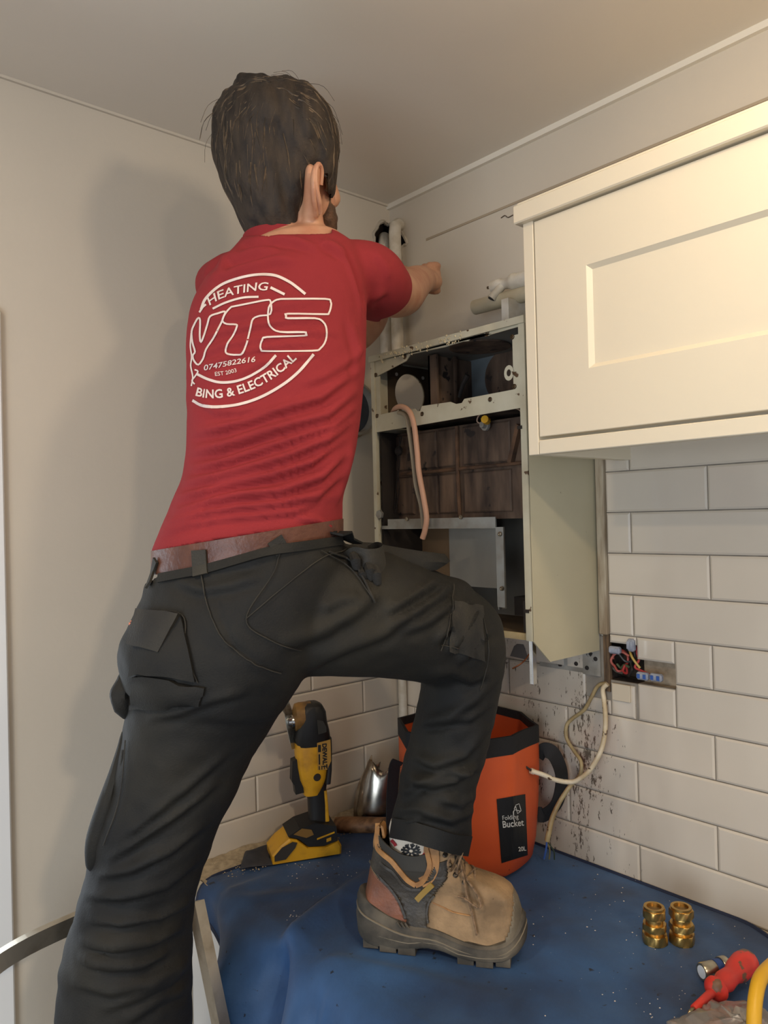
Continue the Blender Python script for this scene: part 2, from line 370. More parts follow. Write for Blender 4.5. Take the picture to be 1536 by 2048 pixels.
# ================================================================ WALL CABINET
XF = -.288; YI = -.663; ZB = ZC+.097; ZT = ZC+.479; YR = -1.9
wc = thing('wall_cabinet', 'cream shaker-style bridging wall cabinet with a long lift-up door', 'cabinet', (XF/2, -1.2, ZB))
MB().box((XF, YI, ZB), (-.002, YI+.02, ZT), .0008).build('end_panel', M_cab, wc)
c = MB(); c.box((XF+.022, YR, ZB+.045), (-.002, YI-.001, ZB+.063)); c.box((XF+.022, YR, ZT-.018), (-.002, YI-.001, ZT)); c.box((-.01, YR, ZB+.04), (-.002, YI-.001, ZT)); c.build('carcass', M_cab, wc)
MB().box((XF, YR, ZB), (XF+.020, YI-.001, ZB+.023), .0012).build('pelmet', M_cab, wc)
d = MB(); z0, z1 = ZB+.0285, ZT-.003; y1_, y0_ = YI-.0025, YR; r = .096; bv = .007; dp = .0065
xf = XF
def quad_frame():
    O = [(y0_-.2, z0), (y1_, z0), (y1_, z1), (y0_-.2, z1)]
    I = [(y0_-.1, z0+r), (y1_-r, z0+r), (y1_-r, z1-r), (y0_-.1, z1-r)]
    J = [(y0_-.1, z0+r+bv), (y1_-r-bv, z0+r+bv), (y1_-r-bv, z1-r-bv), (y0_-.1, z1-r-bv)]
    v = [(xf+.02, *p) for p in O]+[(xf+.0008, p[0], p[1]) for p in O]+[(xf, p[0]*1, p[1]) for p in [(O[0][0], O[0][1]+.001), (O[1][0]-.001, O[1][1]+.001), (O[2][0]-.001, O[2][1]-.001), (O[3][0], O[3][1]-.001)]]+[(xf, *p) for p in I]+[(xf+dp, *p) for p in J]
    f = []
    for k in range(4):
        for i in range(4):
            j = (i+1) % 4; f.append((k*4+i, k*4+j, (k+1)*4+j, (k+1)*4+i))
    f += [(0, 3, 2, 1), (16, 17, 18, 19)]
    d.add(v, f)
quad_frame(); d.build('door', M_cab, wc)
cn = MB(); cn.box((XF-.012, YR, ZT), (XF+.03, YI+.031, ZT+.030), .002); cn.box((XF-.004, YR, ZT+.028), (XF+.035, YI+.028, ZT+.036), .001); cn.box((XF+.03, YI+.0, ZT), (-.002, YI+.031, ZT+.036), .001)
cn.build('cornice', M_cab, wc)
MB().lathe((XF+.03, YI+.02, ZC+.452), (0, 1, 0), [(0, .007), (.006, .007), (.008, .005), (.008, .003)], 12).build('cover_cap', mat('brown_cap', (98, 84, 68), .5), wc)
# ================================================================ BOILER CASING
BX = -.215; BL = -.166; BR = -.585; BT = ZC+.352; BB = ZC-.224
bo = thing('boiler_casing', 'stripped cream steel boiler casing with rusty heat exchanger inside', 'boiler', (BX/2, (BL+BR)/2, BB))
def B(px, py, x=BX): p = onx(px, py, x); return (p.y, p.z)
# side panels, with the round flue hole in the left one
hc = (BX+.108, ZC+.279)   # hole centre (x,z) in left side
def side_with_hole(y, x0, x1, z0, z1, cx, cz, r, th, ncell=40):
    m = MB(); ring = [(cx+r*math.cos(2*PI*k/ncell), cz+r*math.sin(2*PI*k/ncell)) for k in range(ncell)]
    sq = []
    for k in range(ncell):
        a = 2*PI*k/ncell; dx, dz = math.cos(a), math.sin(a)
        s_ = min([((x1-cx)/dx if dx > 1e-6 else 9), ((x0-cx)/dx if dx < -1e-6 else 9), ((z1-cz)/dz if dz > 1e-6 else 9), ((z0-cz)/dz if dz < -1e-6 else 9)])
        sq.append((cx+dx*s_, cz+dz*s_))
    m.loft([[(a, y, c_) for a, c_ in sq], [(a, y, c_) for a, c_ in ring], [(a, y+th, c_) for a, c_ in ring], [(a, y+th, c_) for a, c_ in sq], [(a, y, c_) for a, c_ in sq]], cap=False)
    return m
zt0 = ZC+.205
sl = side_with_hole(BL-.003, BX, -.005, zt0, BT, hc[0], hc[1], .046, .003)
sl.box((BX, BL-.003, BB), (-.005, BL, zt0)); sl.build('side_panel', M_steel_paint, bo)
sd = MB(); sd.prism([(BX, BR, BB), (BX+.048, BR, ZC-.267), (-.010, BR, ZC-.267), (-.010, BR, BT), (BX, BR, BT)], (0, .003, 0)); tag(sd.build('side_panel', M_side, bo), 'plain cream side panel facing the camera')
MB().box((BX, BR, BT-.002), (-.005, BL, BT)).box((-.007, BR, BB), (-.005, BL, BT)).build('back_panel', M_greyin, bo)
# front flanges
def flange(polys, name, m, x=BX, th=.0025, label=None):
    mm = MB()
    for P_ in polys:
        mm.prism([(x, *q) for q in P_], (th, 0, 0))
    o = mm.build(name, m, bo)
    if label: o['label'] = label
    return o
yl, yr = BL, BR
flange([[(yl, BB), (yl-.0115, BB), (yl-.0115, BT), (yl, BT)]], 'front_upright', M_steel_paint, BX-.003, .004)
flange([[(yr, BB), (yr+.013, BB), (yr+.013, BT), (yr, BT)]], 'front_upright', M_steel_paint, BX-.003, .004)
flange([[(yl+.002, BT), (yr-.002, BT), (yr-.002, BT-.013), (yl+.002, BT-.013)]], 'top_lip', M_steel_paint, BX-.006, .008)
tl, tr = yl-.0115, yr+.013
# top rail with its notches
top = [(tl, BT-.013)]
lower = [(822, 720), (832, 711), (890, 694), (925, 682), (938, 684), (945, 676), (962, 671), (972, 673), (985, 668), (1020, 660)]
zz = lambda py_l: B(760, py_l)[1]
bot = [(tl, BT-.046)]+[B(a, b_) for a, b_ in [(812, 722), (820, 709), (890, 694), (925, 683), (936, 682), (945, 671), (958, 667), (972, 673), (985, 668), (1022, 657)]]
bot = [(q[0], q[1]) for q in bot]; bot[-1] = (tr, bot[-1][1])
flange([[(tl, BT-.013)]+bot+[(tr, BT-.013)]], 'top_rail', M_steel_paint)
mz0, mz1 = ZC+.186, ZC+.222
mrail = [(tl, mz0), (tl, mz1)]
mid_top = [(-.20, mz1+.001), (-.24, mz1+.002), (-.30, mz1), (-.305, mz1-.006), (-.315, mz1-.006), (-.32, mz1+.003), (-.40, mz1+.001), (-.415, mz1-.005), (-.43, mz1-.005), (-.437, mz1+.002)]
flange([mrail+mid_top+[(tr, mz1+.003), (tr, mz0+.004)]], 'middle_rail', M_steel_paint, BX-.001)
flange([[(tl, mz1), (tl-.014, mz1), (tl-.014, BT-.046), (tl, BT-.046)]], 'inner_flange', M_steel_paint)
flange([[(tr, mz1), (tr+.016, mz1), (tr+.016, BT-.03), (tr, BT-.03)]], 'inner_flange', M_steel_paint)
hg = MB(); cc = B(1019, 746); hg.loft([[(BX-.002, cc[0]+.011*math.cos(a)*k, cc[1]+.014*math.sin(a)*k) for a in np.linspace(0, 2*PI, 17)[:-1]] for k in (.45, 1.0)], cap=False)
hg.v += []; hg.build('hanging_eye', M_steel_paint, bo)
# interior of the upper box
up = MB(); up.box((BX+.004, tl, mz0+.012), (-.01, tr, mz0+.016)); up.build('divider_shelf', M_rustb, bo)
MB().box((-.03, tl, mz1-.02), (-.027, tr, BT-.003)).build('inner_back', mat('blue_grey_sheet', (120, 130, 134), .5, .1, rgb2=(92, 96, 96), vscale=7), bo)
MB().box((BX+.01, tl, BT-.008), (-.03, tr, BT-.004)).build('inner_top', M_greyin, bo)
def disc(name, cen, r, m, axis, th=.003):
    mm = MB(); a = Vector(axis); mm.cyl(cen, Vector(cen)+a*th, r, n=36); return mm.build(name, m, bo)
disc('blanking_plate', (-.0315, onx(1012, 752, -.031).y, onx(1012, 752, -.031).z), .056, M_rustb, (-1, 0, 0))
disc('blanking_plate', (-.125, -.40, BT-.0085), .062, M_rustb, (0, 0, -1))
fl = MB(); fl.box((-.16, -.285, mz1-.01), (-.03, -.290, BT-.01)); fl.box((-.16, -.31, mz1-.01), (-.155, -.285, BT-.012)); fl.box((-.11, -.315, mz1-.01), (-.105, -.31, BT-.012)); fl.build('baffle', M_rustb, bo)
# fixing ring round the flue hole
fr = side_with_hole(BL-.006, hc[0]-.066, hc[0]+.066, hc[1]-.062, hc[1]+.062, hc[0], hc[1], .046, .002); fr.build('flue_plate', mat('brown_stained_sheet', (98, 82, 58), .65, rgb2=(70, 56, 40), vscale=8), bo)
for a in (45, 135, 225, 315):
    q = (hc[0]+.058*math.cos(math.radians(a)), BL-.0075, hc[1]+.058*math.sin(math.radians(a)))
    MB().cyl(q, (q[0], q[1]+.002, q[2]), .004, n=10).build('bolt_hole', M_whitepl, bo)
lever = MB(); lever.tube([onx(918, 795, -.12), onx(925, 770, -.12), onx(935, 750, -.12)], [.004, .0045, .006], 8); lever.build('damper_rod', M_dark, bo)
# heat exchanger: ribbed brown casing
HX = BX+.045
hx = MB(); hz0, hz1 = ZC+.003, ZC+.176; hy0, hy1 = -.215, -.555
hx.box((HX+.012, tl-.004, hz0-.01), (-.02, tr+.004, mz0-.002)); hx.build('heat_exchanger', M_rustb, bo)
hy_ = lambda px: onx(px, 930, HX).y
cells_y = [(hy_(766), hy_(821)), (hy_(828), hy_(868)), (hy_(871), hy_(907)), (hy_(920), hy_(1016))]
for (a, b_) in cells_y:
    for (c0, c1) in ((ZC+.102, ZC+.180), (ZC+.006, ZC+.088)):
        mm = MB(); e = .0035
        mm.loft([[(HX+.013, a, c0), (HX+.013, b_, c0), (HX+.013, b_, c1), (HX+.013, a, c1)], [(HX+.009, a-e*.3, c0+e*.3), (HX+.009, b_+e*.3, c0+e*.3), (HX+.009, b_+e*.3, c1-e*.3), (HX+.009, a-e*.3, c1-e*.3)], [(HX+.0075, a-e, c0+e), (HX+.0075, b_+e, c0+e), (HX+.0075, b_+e, c1-e), (HX+.0075, a-e, c1-e)]])
        mm.build('pressed_panel', M_rustb, bo)
rb = MB()
rb.tube([(HX+.004, hy_(913), mz0-.004), (HX+.002, hy_(913), ZC+.1), (HX+.004, hy_(914), ZC+.0)], .004, 8); rb.build('seam_rib', mat('rust_edge', (106, 78, 56), .8, .1, rgb2=(66, 48, 36), vscale=30), bo)
MB().tube([(HX+.004, -.2, ZC+.094), (HX+.002, -.54, ZC+.096)], .0035, 8).build('seam_rib', MATS['rust_edge'], bo)
MB().prism([(HX, hy_(1014), ZC+.1), (HX, hy_(1034), ZC+.17), (HX, hy_(1040), ZC+.165), (HX, hy_(1020), ZC+.094)], (.012, 0, 0)).build('corner_brace', MATS['rust_edge'], bo)
MB().box((BX+.01, tl, BB+.002), (BX+.16, tl-.004, mz0)).build('inner_side', M_dark, bo)
MB().box((BX+.01, tr, BB+.002), (-.03, tr+.003, mz0)).build('inner_side', M_dark, bo)
# lower half: light steel rail, upright strip, back sheets
zr = ZC-.006
lr = MB(); a = B(757, 1043)[0]; lr.prism([(BX+.006, tl-.022, zr+.003), (BX+.006, -.500, zr+.003), (BX+.006, -.500, zr-.018), (BX+.006, tl-.001, zr-.018), (BX+.006, tl-.001, zr-.011), (BX+.006, tl-.022, zr-.011)], (.002, 0, 0)); lr.build('steel_rail', M_galv, bo)
MB().box((BX+.006, -.500, ZC-.170), (BX+.008, -.518, zr-.016)).box((BX+.008, -.500, ZC-.175), (BX+.03, -.502, zr-.016)).build('steel_upright', M_galv, bo)
yb9 = lambda px: onx(px, 1100, -.09).y
MB().box((-.09, yb9(901), ZC-.155), (-.088, tl-.004, zr+.004)).build('back_sheet', mat('tan_stained_sheet', (150, 124, 92), .6, rgb2=(120, 98, 72), vscale=5), bo)
MB().box((-.092, yb9(995), ZC-.150), (-.09, yb9(900), zr+.004)).build('back_sheet', M_galv and mat('pale_blue_grey_sheet', (178, 178, 170), .5, .1, rgb2=(160, 158, 150), vscale=6), bo)
MB().box((BX+.01, tl, BB+.004), (-.02, tr, BB+.010)).build('bottom_pan', mat('brown_pan', (120, 104, 78), .6, rgb2=(80, 64, 46), vscale=10), bo)
MB().box((-.16, -.57, ZC-.19), (-.10, -.50, ZC-.155)).build('gas_valve', M_dark, bo)
MB().box((-.165, -.565, ZC-.168), (-.162, -.53, ZC-.158)).build('white_tag', M_print, bo)
MB().prism([(BX+.001, tl, BB), (BX+.001, tr, BB), (BX+.001, tr, BB+.012), (BX+.001, tl, BB+.012)], (.003, 0, 0)).build('bottom_rail', mat('yellowed_enamel', (206, 190, 146), .5, rgb2=(176, 152, 104), vscale=15), bo)
MB().box((BX+.003, tr+.002, ZC-.21), (BX+.005, tr+.010, ZC-.155)).build('bracket', M_dark, bo)
for q in ((810, 714), (975, 664), (1025, 674), (1029, 773), (752, 750), (755, 832), (845, 828), (981, 799)):
    y_, z_ = B(*q); mm = MB(); mm.lathe((BX-.0005, y_, z_), (-1, 0, 0), [(0, .0048), (.0015, .0045), (.0022, .003), (.0012, .0022), (.001, .0005)], 12); mm.build('screw', mat('dark_screw', (92, 78, 60), .4, .8), bo)
for q in ((814, 1038), (922, 1034), (1000, 1068), (1004, 1177), (757, 1070)):
    y_, z_ = B(q[0], q[1], BX+.005); mm = MB(); mm.lathe((BX+.005, y_, z_), (-1, 0, 0), [(0, .0045), (.002, .0042), (.003, .002), (.002, .001)], 12); mm.build('screw', mat('steel_screw', (150, 140, 120), .35, .9), bo)
for q in ((1042, 855), (1056, 1222)):
    y_, z_ = B(*q); MB().box((BX-.0045, y_-.005, z_-.003), (BX-.003, y_+.005, z_+.003)).build('clip', M_dark, bo)
# electrode with its wire
el = MB(); p = onx(972, 850, HX-.006); el.lathe(p, (-1, .1, 0), [(0, .012), (.004, .011), (.004, .007), (.012, .006), (.012, .002)], 14)
el.build('electrode_mount', M_galv, bo)
MB().tube([p+Vector((-.008, -.01, .006)), p+Vector((-.022, -.016, .008))], .0075, 10).build('yellow_cap', M_yellow, bo)
MB().tube(spline([p+Vector((-.006, 0, 0)), p+Vector((-.012, .012, .008)), p+Vector((-.012, 0, .022)), p+Vector((-.01, -.04, .026)), p+Vector((-.01, -.085, .02)), p+Vector((-.012, -.105, 0))]), .0014, 6).build('lead', mat('pale_lead', (170, 140, 116), .5), bo)
MB().tube(spline([(HX-.004, -.205, mz0-.01), (HX-.006, -.206, ZC+.12), (HX-.004, -.19, ZC+.06), (HX-.004, -.182, ZC+.01)]), .0013, 6).tube(spline([(HX-.004, -.212, mz0-.01), (HX-.006, -.200, ZC+.12), (HX-.004, -.20, ZC+.06), (HX-.004, -.185, ZC+.01)]), .0013, 6).build('capillary_wire', M_dark, bo)
MB().lathe((HX-.003, -.203, ZC+.145), (-1, 0, 0), [(0, .011), (.005, .010), (.008, .005), (.008, .001)], 10).build('sensor_rosette', M_dark, bo)
MB().lathe((BX+.002, -.182, ZC+.008), (-1, 0, 0), [(0, .010), (.006, .010), (.006, .004)], 6).build('hex_nut', M_galv, bo)
# crumbling insulation along the top rail
ins = MB()
for k in range(90):
    y_ = random.uniform(-.44, -.2); z_ = BT-.006-.014*random.random()+.02*max(0, random.gauss(0, .3))
    q = Vector((BX-.006, y_, z_)); r_ = random.uniform(.0012, .0032)
    ins.add([q+Vector((0, r_, 0)), q+Vector((0, -r_*.6, r_)), q+Vector((0, -r_*.5, -r_)), q+Vector((-r_, 0, 0)), q+Vector((r_, 0, 0))], [(0, 1, 3), (1, 2, 3), (2, 0, 3), (1, 0, 4), (2, 1, 4), (0, 2, 4)])
tag(ins.build('insulation_crumbs', mat('crumbly_insulation', (208, 194, 160), .95, var=.3, vscale=60), bo), kind='stuff')
# small block on top, behind
MB().box((-.12, -.205, BT), (-.09, -.185, BT+.016), .001).build('top_bracket', M_whitepl, bo)
MB().box((-.14, -.50, BT), (-.12, -.475, BT+.026), .001).build('top_bracket', M_whitepl, bo)
# mounting plate and chrome leg below the casing
mpb = MB(); mpb.box((-.006, -.585, ZC-.318), (-.0095, -.44, ZC-.235)); 
mpo = mpb.build('mounting_plate', mat('spattered_galvanised_plate', (176, 174, 166), .45, .2, rgb2=(128, 120, 106), vscale=14, spots=(38, .60, (30, 24, 20))))
tag(rebase(mpo), 'spattered grey metal mounting plate screwed to the tiles under the boiler', 'plate')
for yy, z_ in ((-.46, ZC-.27), (-.5, ZC-.255), (-.53, ZC-.30), (-.56, ZC-.262), (-.555, ZC-.305), (-.575, ZC-.285)):
    mm = MB(); w0 = wloc(mpo); mm.lathe((-.0095, yy, z_), (-1, 0, 0), [(0, .0045), (.0015, .004), (.002, .001)], 10); mm.build('bolt', M_dark, mpo)
ch = MB(); q = onx(1069, 1300, -.17); ch.box((BX+.012, BR+.012, ZC-.305), (BX+.024, BR+.02, BB-.0005), .001)
tag(rebase(ch.build('metal_strip', M_chrome)), 'short bright metal strip hanging under the boiler corner', 'metal strip')
gp = MB(); P_ = [onx(a, b_, -.011) for a, b_ in ((1020, 1312), (1028, 1292), (1034, 1288), (1046, 1289), (1052, 1305), (1056, 1320))]; gp.prism(P_, (.0012, 0, 0))
gp.build('chipped_patch', mat('grey_adhesive', (120, 116, 112), .9, var=.2), wr)
cw = MB().tube(spline([onx(1058, 1308, -.05), onx(1050, 1320, -.055), onx(1038, 1330, -.06), onx(1025, 1337, -.06)]), .0016, 6)
tag(rebase(cw.build('copper_wire', mat('copper', (190, 120, 80), .3, 1.0))), 'thin bare copper wire sticking out under the boiler', 'wire')
# ================================================================ PIPES
def pipe(name, pts, r, label, cat='pipe', m=M_whitepl, collars=()):
    mm = MB(); mm.tube(pts, r, 18)
    for z_ in collars:
        p0 = Vector(pts[0]); mm.lathe((p0.x, p0.y, z_), (0, 0, 1), [(0, r), (.001, r*1.14), (.028, r*1.14), (.030, r)], 18)
    return tag(rebase(mm.build(name, m, smooth=True)), label, cat)
def vx(px, py, x): p = onx(px, py, x); return p
p1 = onx(768, 520, -.032); p2 = onx(791, 520, -.040)
pipe('central_heating_pipe', [(p1.x, p1.y, ZC+.40), (p1.x, p1.y, ZC+.6), (p1.x+.002, p1.y+.002, CEIL-.115), (p1.x+.030, p1.y+.030, CEIL-.075)], .0148, 'left-hand white painted pipe leaving the ragged ceiling-corner hole')
pipe('central_heating_pipe', [(p2.x, p2.y, BT+.002), (p2.x, p2.y, ZC+.6), (p2.x+.001, p2.y+.001, CEIL-.095), (p2.x+.005, p2.y+.003, CEIL-.078), (p2.x+.022, p2.y+.012, CEIL-.066), (p2.x+.05, p2.y+.030, CEIL-.062)], .0148, 'right-hand white painted pipe running from the corner hole down to the boiler', collars=(BT+.012,))
p3 = ony(801, 1400, -.030)
pipe('corner_pipe', [(-.024, -.030, WT+.004), (-.024, -.030, ZC-.08)], .0105, 'thin white pipe running down the tiled corner behind the bucket')
# waste pipe and valve above the boiler
t = thing('overflow_pipe', 'open-ended white plastic pipe lying above the boiler', 'pipe', onx(1000, 610, -.06))
a = onx(950, 615, -.075); b_ = Vector((a.x, -.640, a.z-.006)); mm = MB(); d_ = (b_-a).normalized()
mm.loft([[a+Vector((r_*math.cos(q), 0, r_*math.sin(q)))+d_*h for q in np.linspace(0, 2*PI, 25)[:-1]] for h, r_ in ((0, .0125), (0, .0155), (.12, .0155), ((b_-a).length, .0155))], cap=False)
mm.add([a+d_*.02+Vector((.0125*math.cos(q), 0, .0125*math.sin(q))) for q in np.linspace(0, 2*PI, 17)[:-1]], [tuple(range(16))])
mm.build('pipe_body', mat('aged_white_plastic', (196, 186, 160), .45, rgb2=(170, 156, 126), vscale=12), t, True)
# brackets that carry it
MB().box((-.11, a.y-.1, BT+.0005), (-.05, a.y-.118, a.z-.012), .001).build('saddle', M_whitepl, t)
t = thing('push_fit_valve', 'white plastic push-fit tee valve above the open pipe', 'valve', onx(1010, 578, -.07))
va = onx(985, 574, -.075); e = Vector((0, -1, -.06)).normalized()
MB().lathe(va, e, [(0, .0085), (.0, .0125), (.022, .0135), (.026, .0105), (.040, .0105), (.048, .014), (.054, .0175), (.060, .0175), (.063, .0155), (.11, .0155)], 22).build('valve_body', M_whitepl, t, True)
MB().lathe(va-e*.001, e, [(0, .0086), (.012, .0080), (.012, .001)], 16).build('bore', M_dark, t)
MB().tube([va+e*.030, va+e*.018+Vector((-.016, 0, -.022)), va+e*.013+Vector((-.020, 0, -.030))], [.009, .0085, .0095], 14).build('side_branch', M_whitepl, t, True)
q = va+e*.013+Vector((-.020, 0, -.030)); MB().cyl(q, q+Vector((-.0005, .0008, -.0015)), .0068, n=14).build('bore', M_dark, t)
MB().lathe(va+Vector((-.002, .004, 0)), (-.3, .9, 0), [(0, .004), (.007, .003), (.008, .0015)], 8).build('spindle', mat('brown_spindle', (100, 84, 64), .4, .5), t)
# flue spigot on the left wall, behind the man
fc = ony(742, 800, -.03); fc = Vector((-.105, -.0, ZC+.262))
t = thing('flue_collar', 'cut end of the round metal flue set in the left wall beside the boiler', 'flue', (fc.x, -.03, fc.z-.05))
def hollow(m_, c, ax, r0, r1, h, n=32):
    ax = Vector(ax); u = ax.orthogonal().normalized(); v = ax.cross(u)
    R_ = lambda r_, hh: [Vector(c)+ax*hh+(u*math.cos(2*PI*k/n)+v*math.sin(2*PI*k/n))*r_ for k in range(n)]
    return m_.loft([R_(r0, 0), R_(r1, 0), R_(r1, h), R_(r0, h), R_(r0, 0)], cap=False)
hollow(MB(), (fc.x-.045, -.003, fc.z), (0, -1, 0), .058, .064, .03).build('collar', mat('chalky_metal', (186, 182, 170), .6, .1, rgb2=(150, 140, 122), vscale=20), t, True)
MB().cyl((fc.x-.045, -.006, fc.z), (fc.x-.045, -.009, fc.z), .058, n=32).build('flue_mouth', mat('blue_grey_bore', (86, 92, 98), .6, rgb2=(58, 60, 62), vscale=14), t)
MB().tube([(fc.x-.045+.066*math.cos(q), -.004, fc.z+.066*math.sin(q)) for q in np.linspace(0, 2*PI, 30)], [.004+.004*random.random() for _ in range(30)], 6).build('torn_filler', mat('tan_filler', (128, 104, 78), .95, rgb2=(180, 168, 148), vscale=40), t)
# ---------------------------------------------------------------- rubber tubes hanging over the middle rail
def bpt(px, py, x): p = onx(px, py, x); return p
hA = spline([bpt(785, 828, BX+.035), bpt(790, 818, BX+.01), bpt(802, 813, BX-.008), bpt(818, 822, BX-.014), bpt(828, 850, BX-.014), bpt(834, 900, BX-.012), bpt(838, 945, BX-.012), bpt(848, 1000, BX-.012), bpt(853, 1035, BX-.012), bpt(850, 1060, BX-.012), bpt(845, 1077, BX-.012)], 6)
tag(rebase(MB().tube(hA, .0056, 12).build('rubber_tube', mat('pink_silicone', (214, 168, 140), .5, var=.1), smooth=True)), 'pinkish rubber tube looped over the boiler middle rail', 'tube', )
hB = spline([bpt(790, 838, BX+.03), bpt(798, 826, BX+.002), bpt(812, 832, BX-.008), bpt(818, 860, BX-.008), bpt(826, 920, BX-.006), bpt(832, 970, BX-.006), bpt(843, 1015, BX-.004), bpt(847, 1055, BX-.004)], 6)
tag(rebase(MB().tube(hB, .0046, 12).build('rubber_tube', mat('grey_silicone', (168, 156, 132), .5, var=.1), smooth=True)), 'greyish rubber tube hanging beside and behind the pink one', 'tube')
# ---------------------------------------------------------------- back box full of wires
wires = [
 ('brown', (160, 66, 56), [(1226, 1318), (1228, 1306), (1240, 1300), (1252, 1306), (1256, 1320), (1248, 1338), (1236, 1342), (1228, 1330)]),
 ('red', (178, 62, 60), [(1276, 1292), (1274, 1306), (1278, 1320), (1270, 1334), (1284, 1342), (1298, 1348)]),
 ('red2', (170, 54, 50), [(1250, 1330), (1246, 1342), (1254, 1346), (1252, 1328)]),
 ('yellow', (190, 160, 84), [(1259, 1300), (1264, 1314), (1272, 1326), (1280, 1336)]),
 ('black', (44, 42, 40), [(1238, 1308), (1250, 1322), (1262, 1322), (1270, 1314), (1268, 1300)]),
 ('grey', (98, 92, 82), [(1212, 1326), (1222, 1332), (1232, 1342), (1244, 1346)]),
 ('black2', (40, 38, 36), [(1258, 1352), (1264, 1340), (1262, 1326), (1268, 1316)]),
 ('green', (70, 86, 60), [(1234, 1328), (1242, 1336), (1248, 1330), (1258, 1334)]),
 ('pink', (178, 98, 86), [(1232, 1336), (1222, 1322), (1230, 1308), (1244, 1304), (1258, 1312)]),
]
names = {'brown': 'brown core wire curled in a loop in the open wall box', 'red': 'red core wire trailing right across the open wall recess', 'red2': 'short bent red wire in the middle of the open wall box', 'yellow': 'yellow core wire dropping from the clear connector in the wall box', 'black': 'black core wire curving across the middle of the wall box', 'grey': 'grey wire at the left edge of the open wall box', 'black2': 'black wire standing up at the right side of the wall box', 'green': 'dull green wire low in the open wall box', 'pink': 'faded pink wire coiled around the brown loop in the wall box'}
for nm, rgb, pp in wires:
    pts = [onx(a, b_, random.uniform(-.006, .006)) for a, b_ in pp]
    tag(rebase(MB().tube(spline(pts, 5), .0023, 7).build('electrical_wire', mat('wire_'+nm, rgb, .45), smooth=True)), names[nm], 'wire', 'wires in the open wall box')
M_clear = mat('clear_plastic', (205, 210, 220), .15, rgb2=(170, 175, 190), vscale=40, trans=.4)
M_clearblue = mat('blue_lever_plastic', (58, 92, 160), .35)
for (px, py, sx, lab, bl) in ((1230, 1300, 1, 'clear wire connector at the top left of the open wall box', 0), (1263, 1290, 0, 'clear wire connector standing above the middle of the wall box', 0), (1286, 1352, 1, 'clear connector with blue levers, left of the pair on the recess sill', 1), (1313, 1355, 1, 'clear connector with blue levers, right of the pair on the recess sill', 1)):
    q = onx(px, py, -.010); t = thing('wire_connector', lab, 'connector', q, 'lever connectors in the wall box')
    w_, h_ = (.012, .007) if sx else (.007, .012)
    MB().box(q-Vector((.006, w_, h_)), q+Vector((.006, w_, h_)), .003).build('connector_body', M_clear, t)
    for k in (-1, 1):
        MB().box(q+Vector((-.0075, k*w_*.5-.003, -h_*.6)), q+Vector((-.0055, k*w_*.5+.003, h_*.6)), .0006).build('lever', M_clearblue if bl else M_clear, t)
MB().box((-.014, -.612, ZC-.358), (-.008, -.650, ZC-.326), .001).build('paper_patch', mat('cream_card', (206, 192, 168), .8), wr)
# ---------------------------------------------------------------- the two old cables
M_cab1 = mat('white_pvc_cable', (222, 208, 180), .45, rgb2=(190, 168, 130), vscale=25, spots=(60, .66, (90, 66, 44)))
M_cab2 = mat('yellowed_cable', (176, 156, 112), .5, rgb2=(140, 118, 80), vscale=30, spots=(60, .66, (70, 50, 34)))
c1 = [onx(1215, 1368, -.012), onx(1206, 1378, -.014), onx(1208, 1400, -.02), onx(1211, 1440, -.03), onx(1208, 1478, -.04), onx(1198, 1510, -.05), onx(1178, 1542, -.058), onx(1155, 1560, -.064), onx(1138, 1564, -.072), onx(1112, 1560, -.09), onx(1088, 1550, -.11), onx(1064, 1542, -.125)]
t = thing('power_cable', 'white cable looping from the wall box down to the orange bucket', 'cable', onx(1215, 1400, -.015))
MB().tube(spline(c1, 8), .0046, 10).build('sheath', M_cab1, t, True)
c1b = spline([c1[-1], onx(1050, 1532, -.135), onx(1040, 1522, -.14), onx(1033, 1508, -.145)], 5)
tag(MB().tube(c1b, [.0022]*len(c1b), 7).build('bare_core', mat('blackened_core', (40, 30, 24), .6), t, True), 'blackened bare core end')
MB().cyl(onx(1068, 1544, -.12), onx(1061, 1541, -.126), .0054).build('sheath_ring', M_cab1, t)
c2 = [onx(1213, 1366, -.010), onx(1196, 1372, -.012), onx(1182, 1396, -.013), onx(1168, 1420, -.014), onx(1144, 1438, -.016), onx(1133, 1452, -.02), onx(1133, 1476, -.022), onx(1148, 1502, -.024), onx(1162, 1524, -.028), onx(1160, 1550, -.034), onx(1140, 1572, -.05), onx(1118, 1606, -.065), onx(1104, 1638, -.078), onx(1097, 1668, -.088), onx(1094, 1682, -.09)]
t = thing('power_cable', 'yellowed twin cable curling down the tiles behind the bucket handle', 'cable', onx(1140, 1500, -.02))
MB().tube(spline(c2, 8), [.0036+.0016*min(1, max(0, (i-70)/30)) for i in range(len(spline(c2, 8)))], 10).build('sheath', M_cab2, t, True)
for k, rgb in enumerate(((60, 96, 170), (120, 110, 70), (46, 60, 44))):
    e0 = c2[-1]; pts = [e0, e0+Vector((-.004+.004*k, -.006*k, -.016)), e0+Vector((-.006+.006*k, .004-.008*k, -.034))]
    MB().tube(spline(pts, 4), .0014 if k else .002, 6).build('core_end', mat('core_%d' % k, rgb, .45), t)
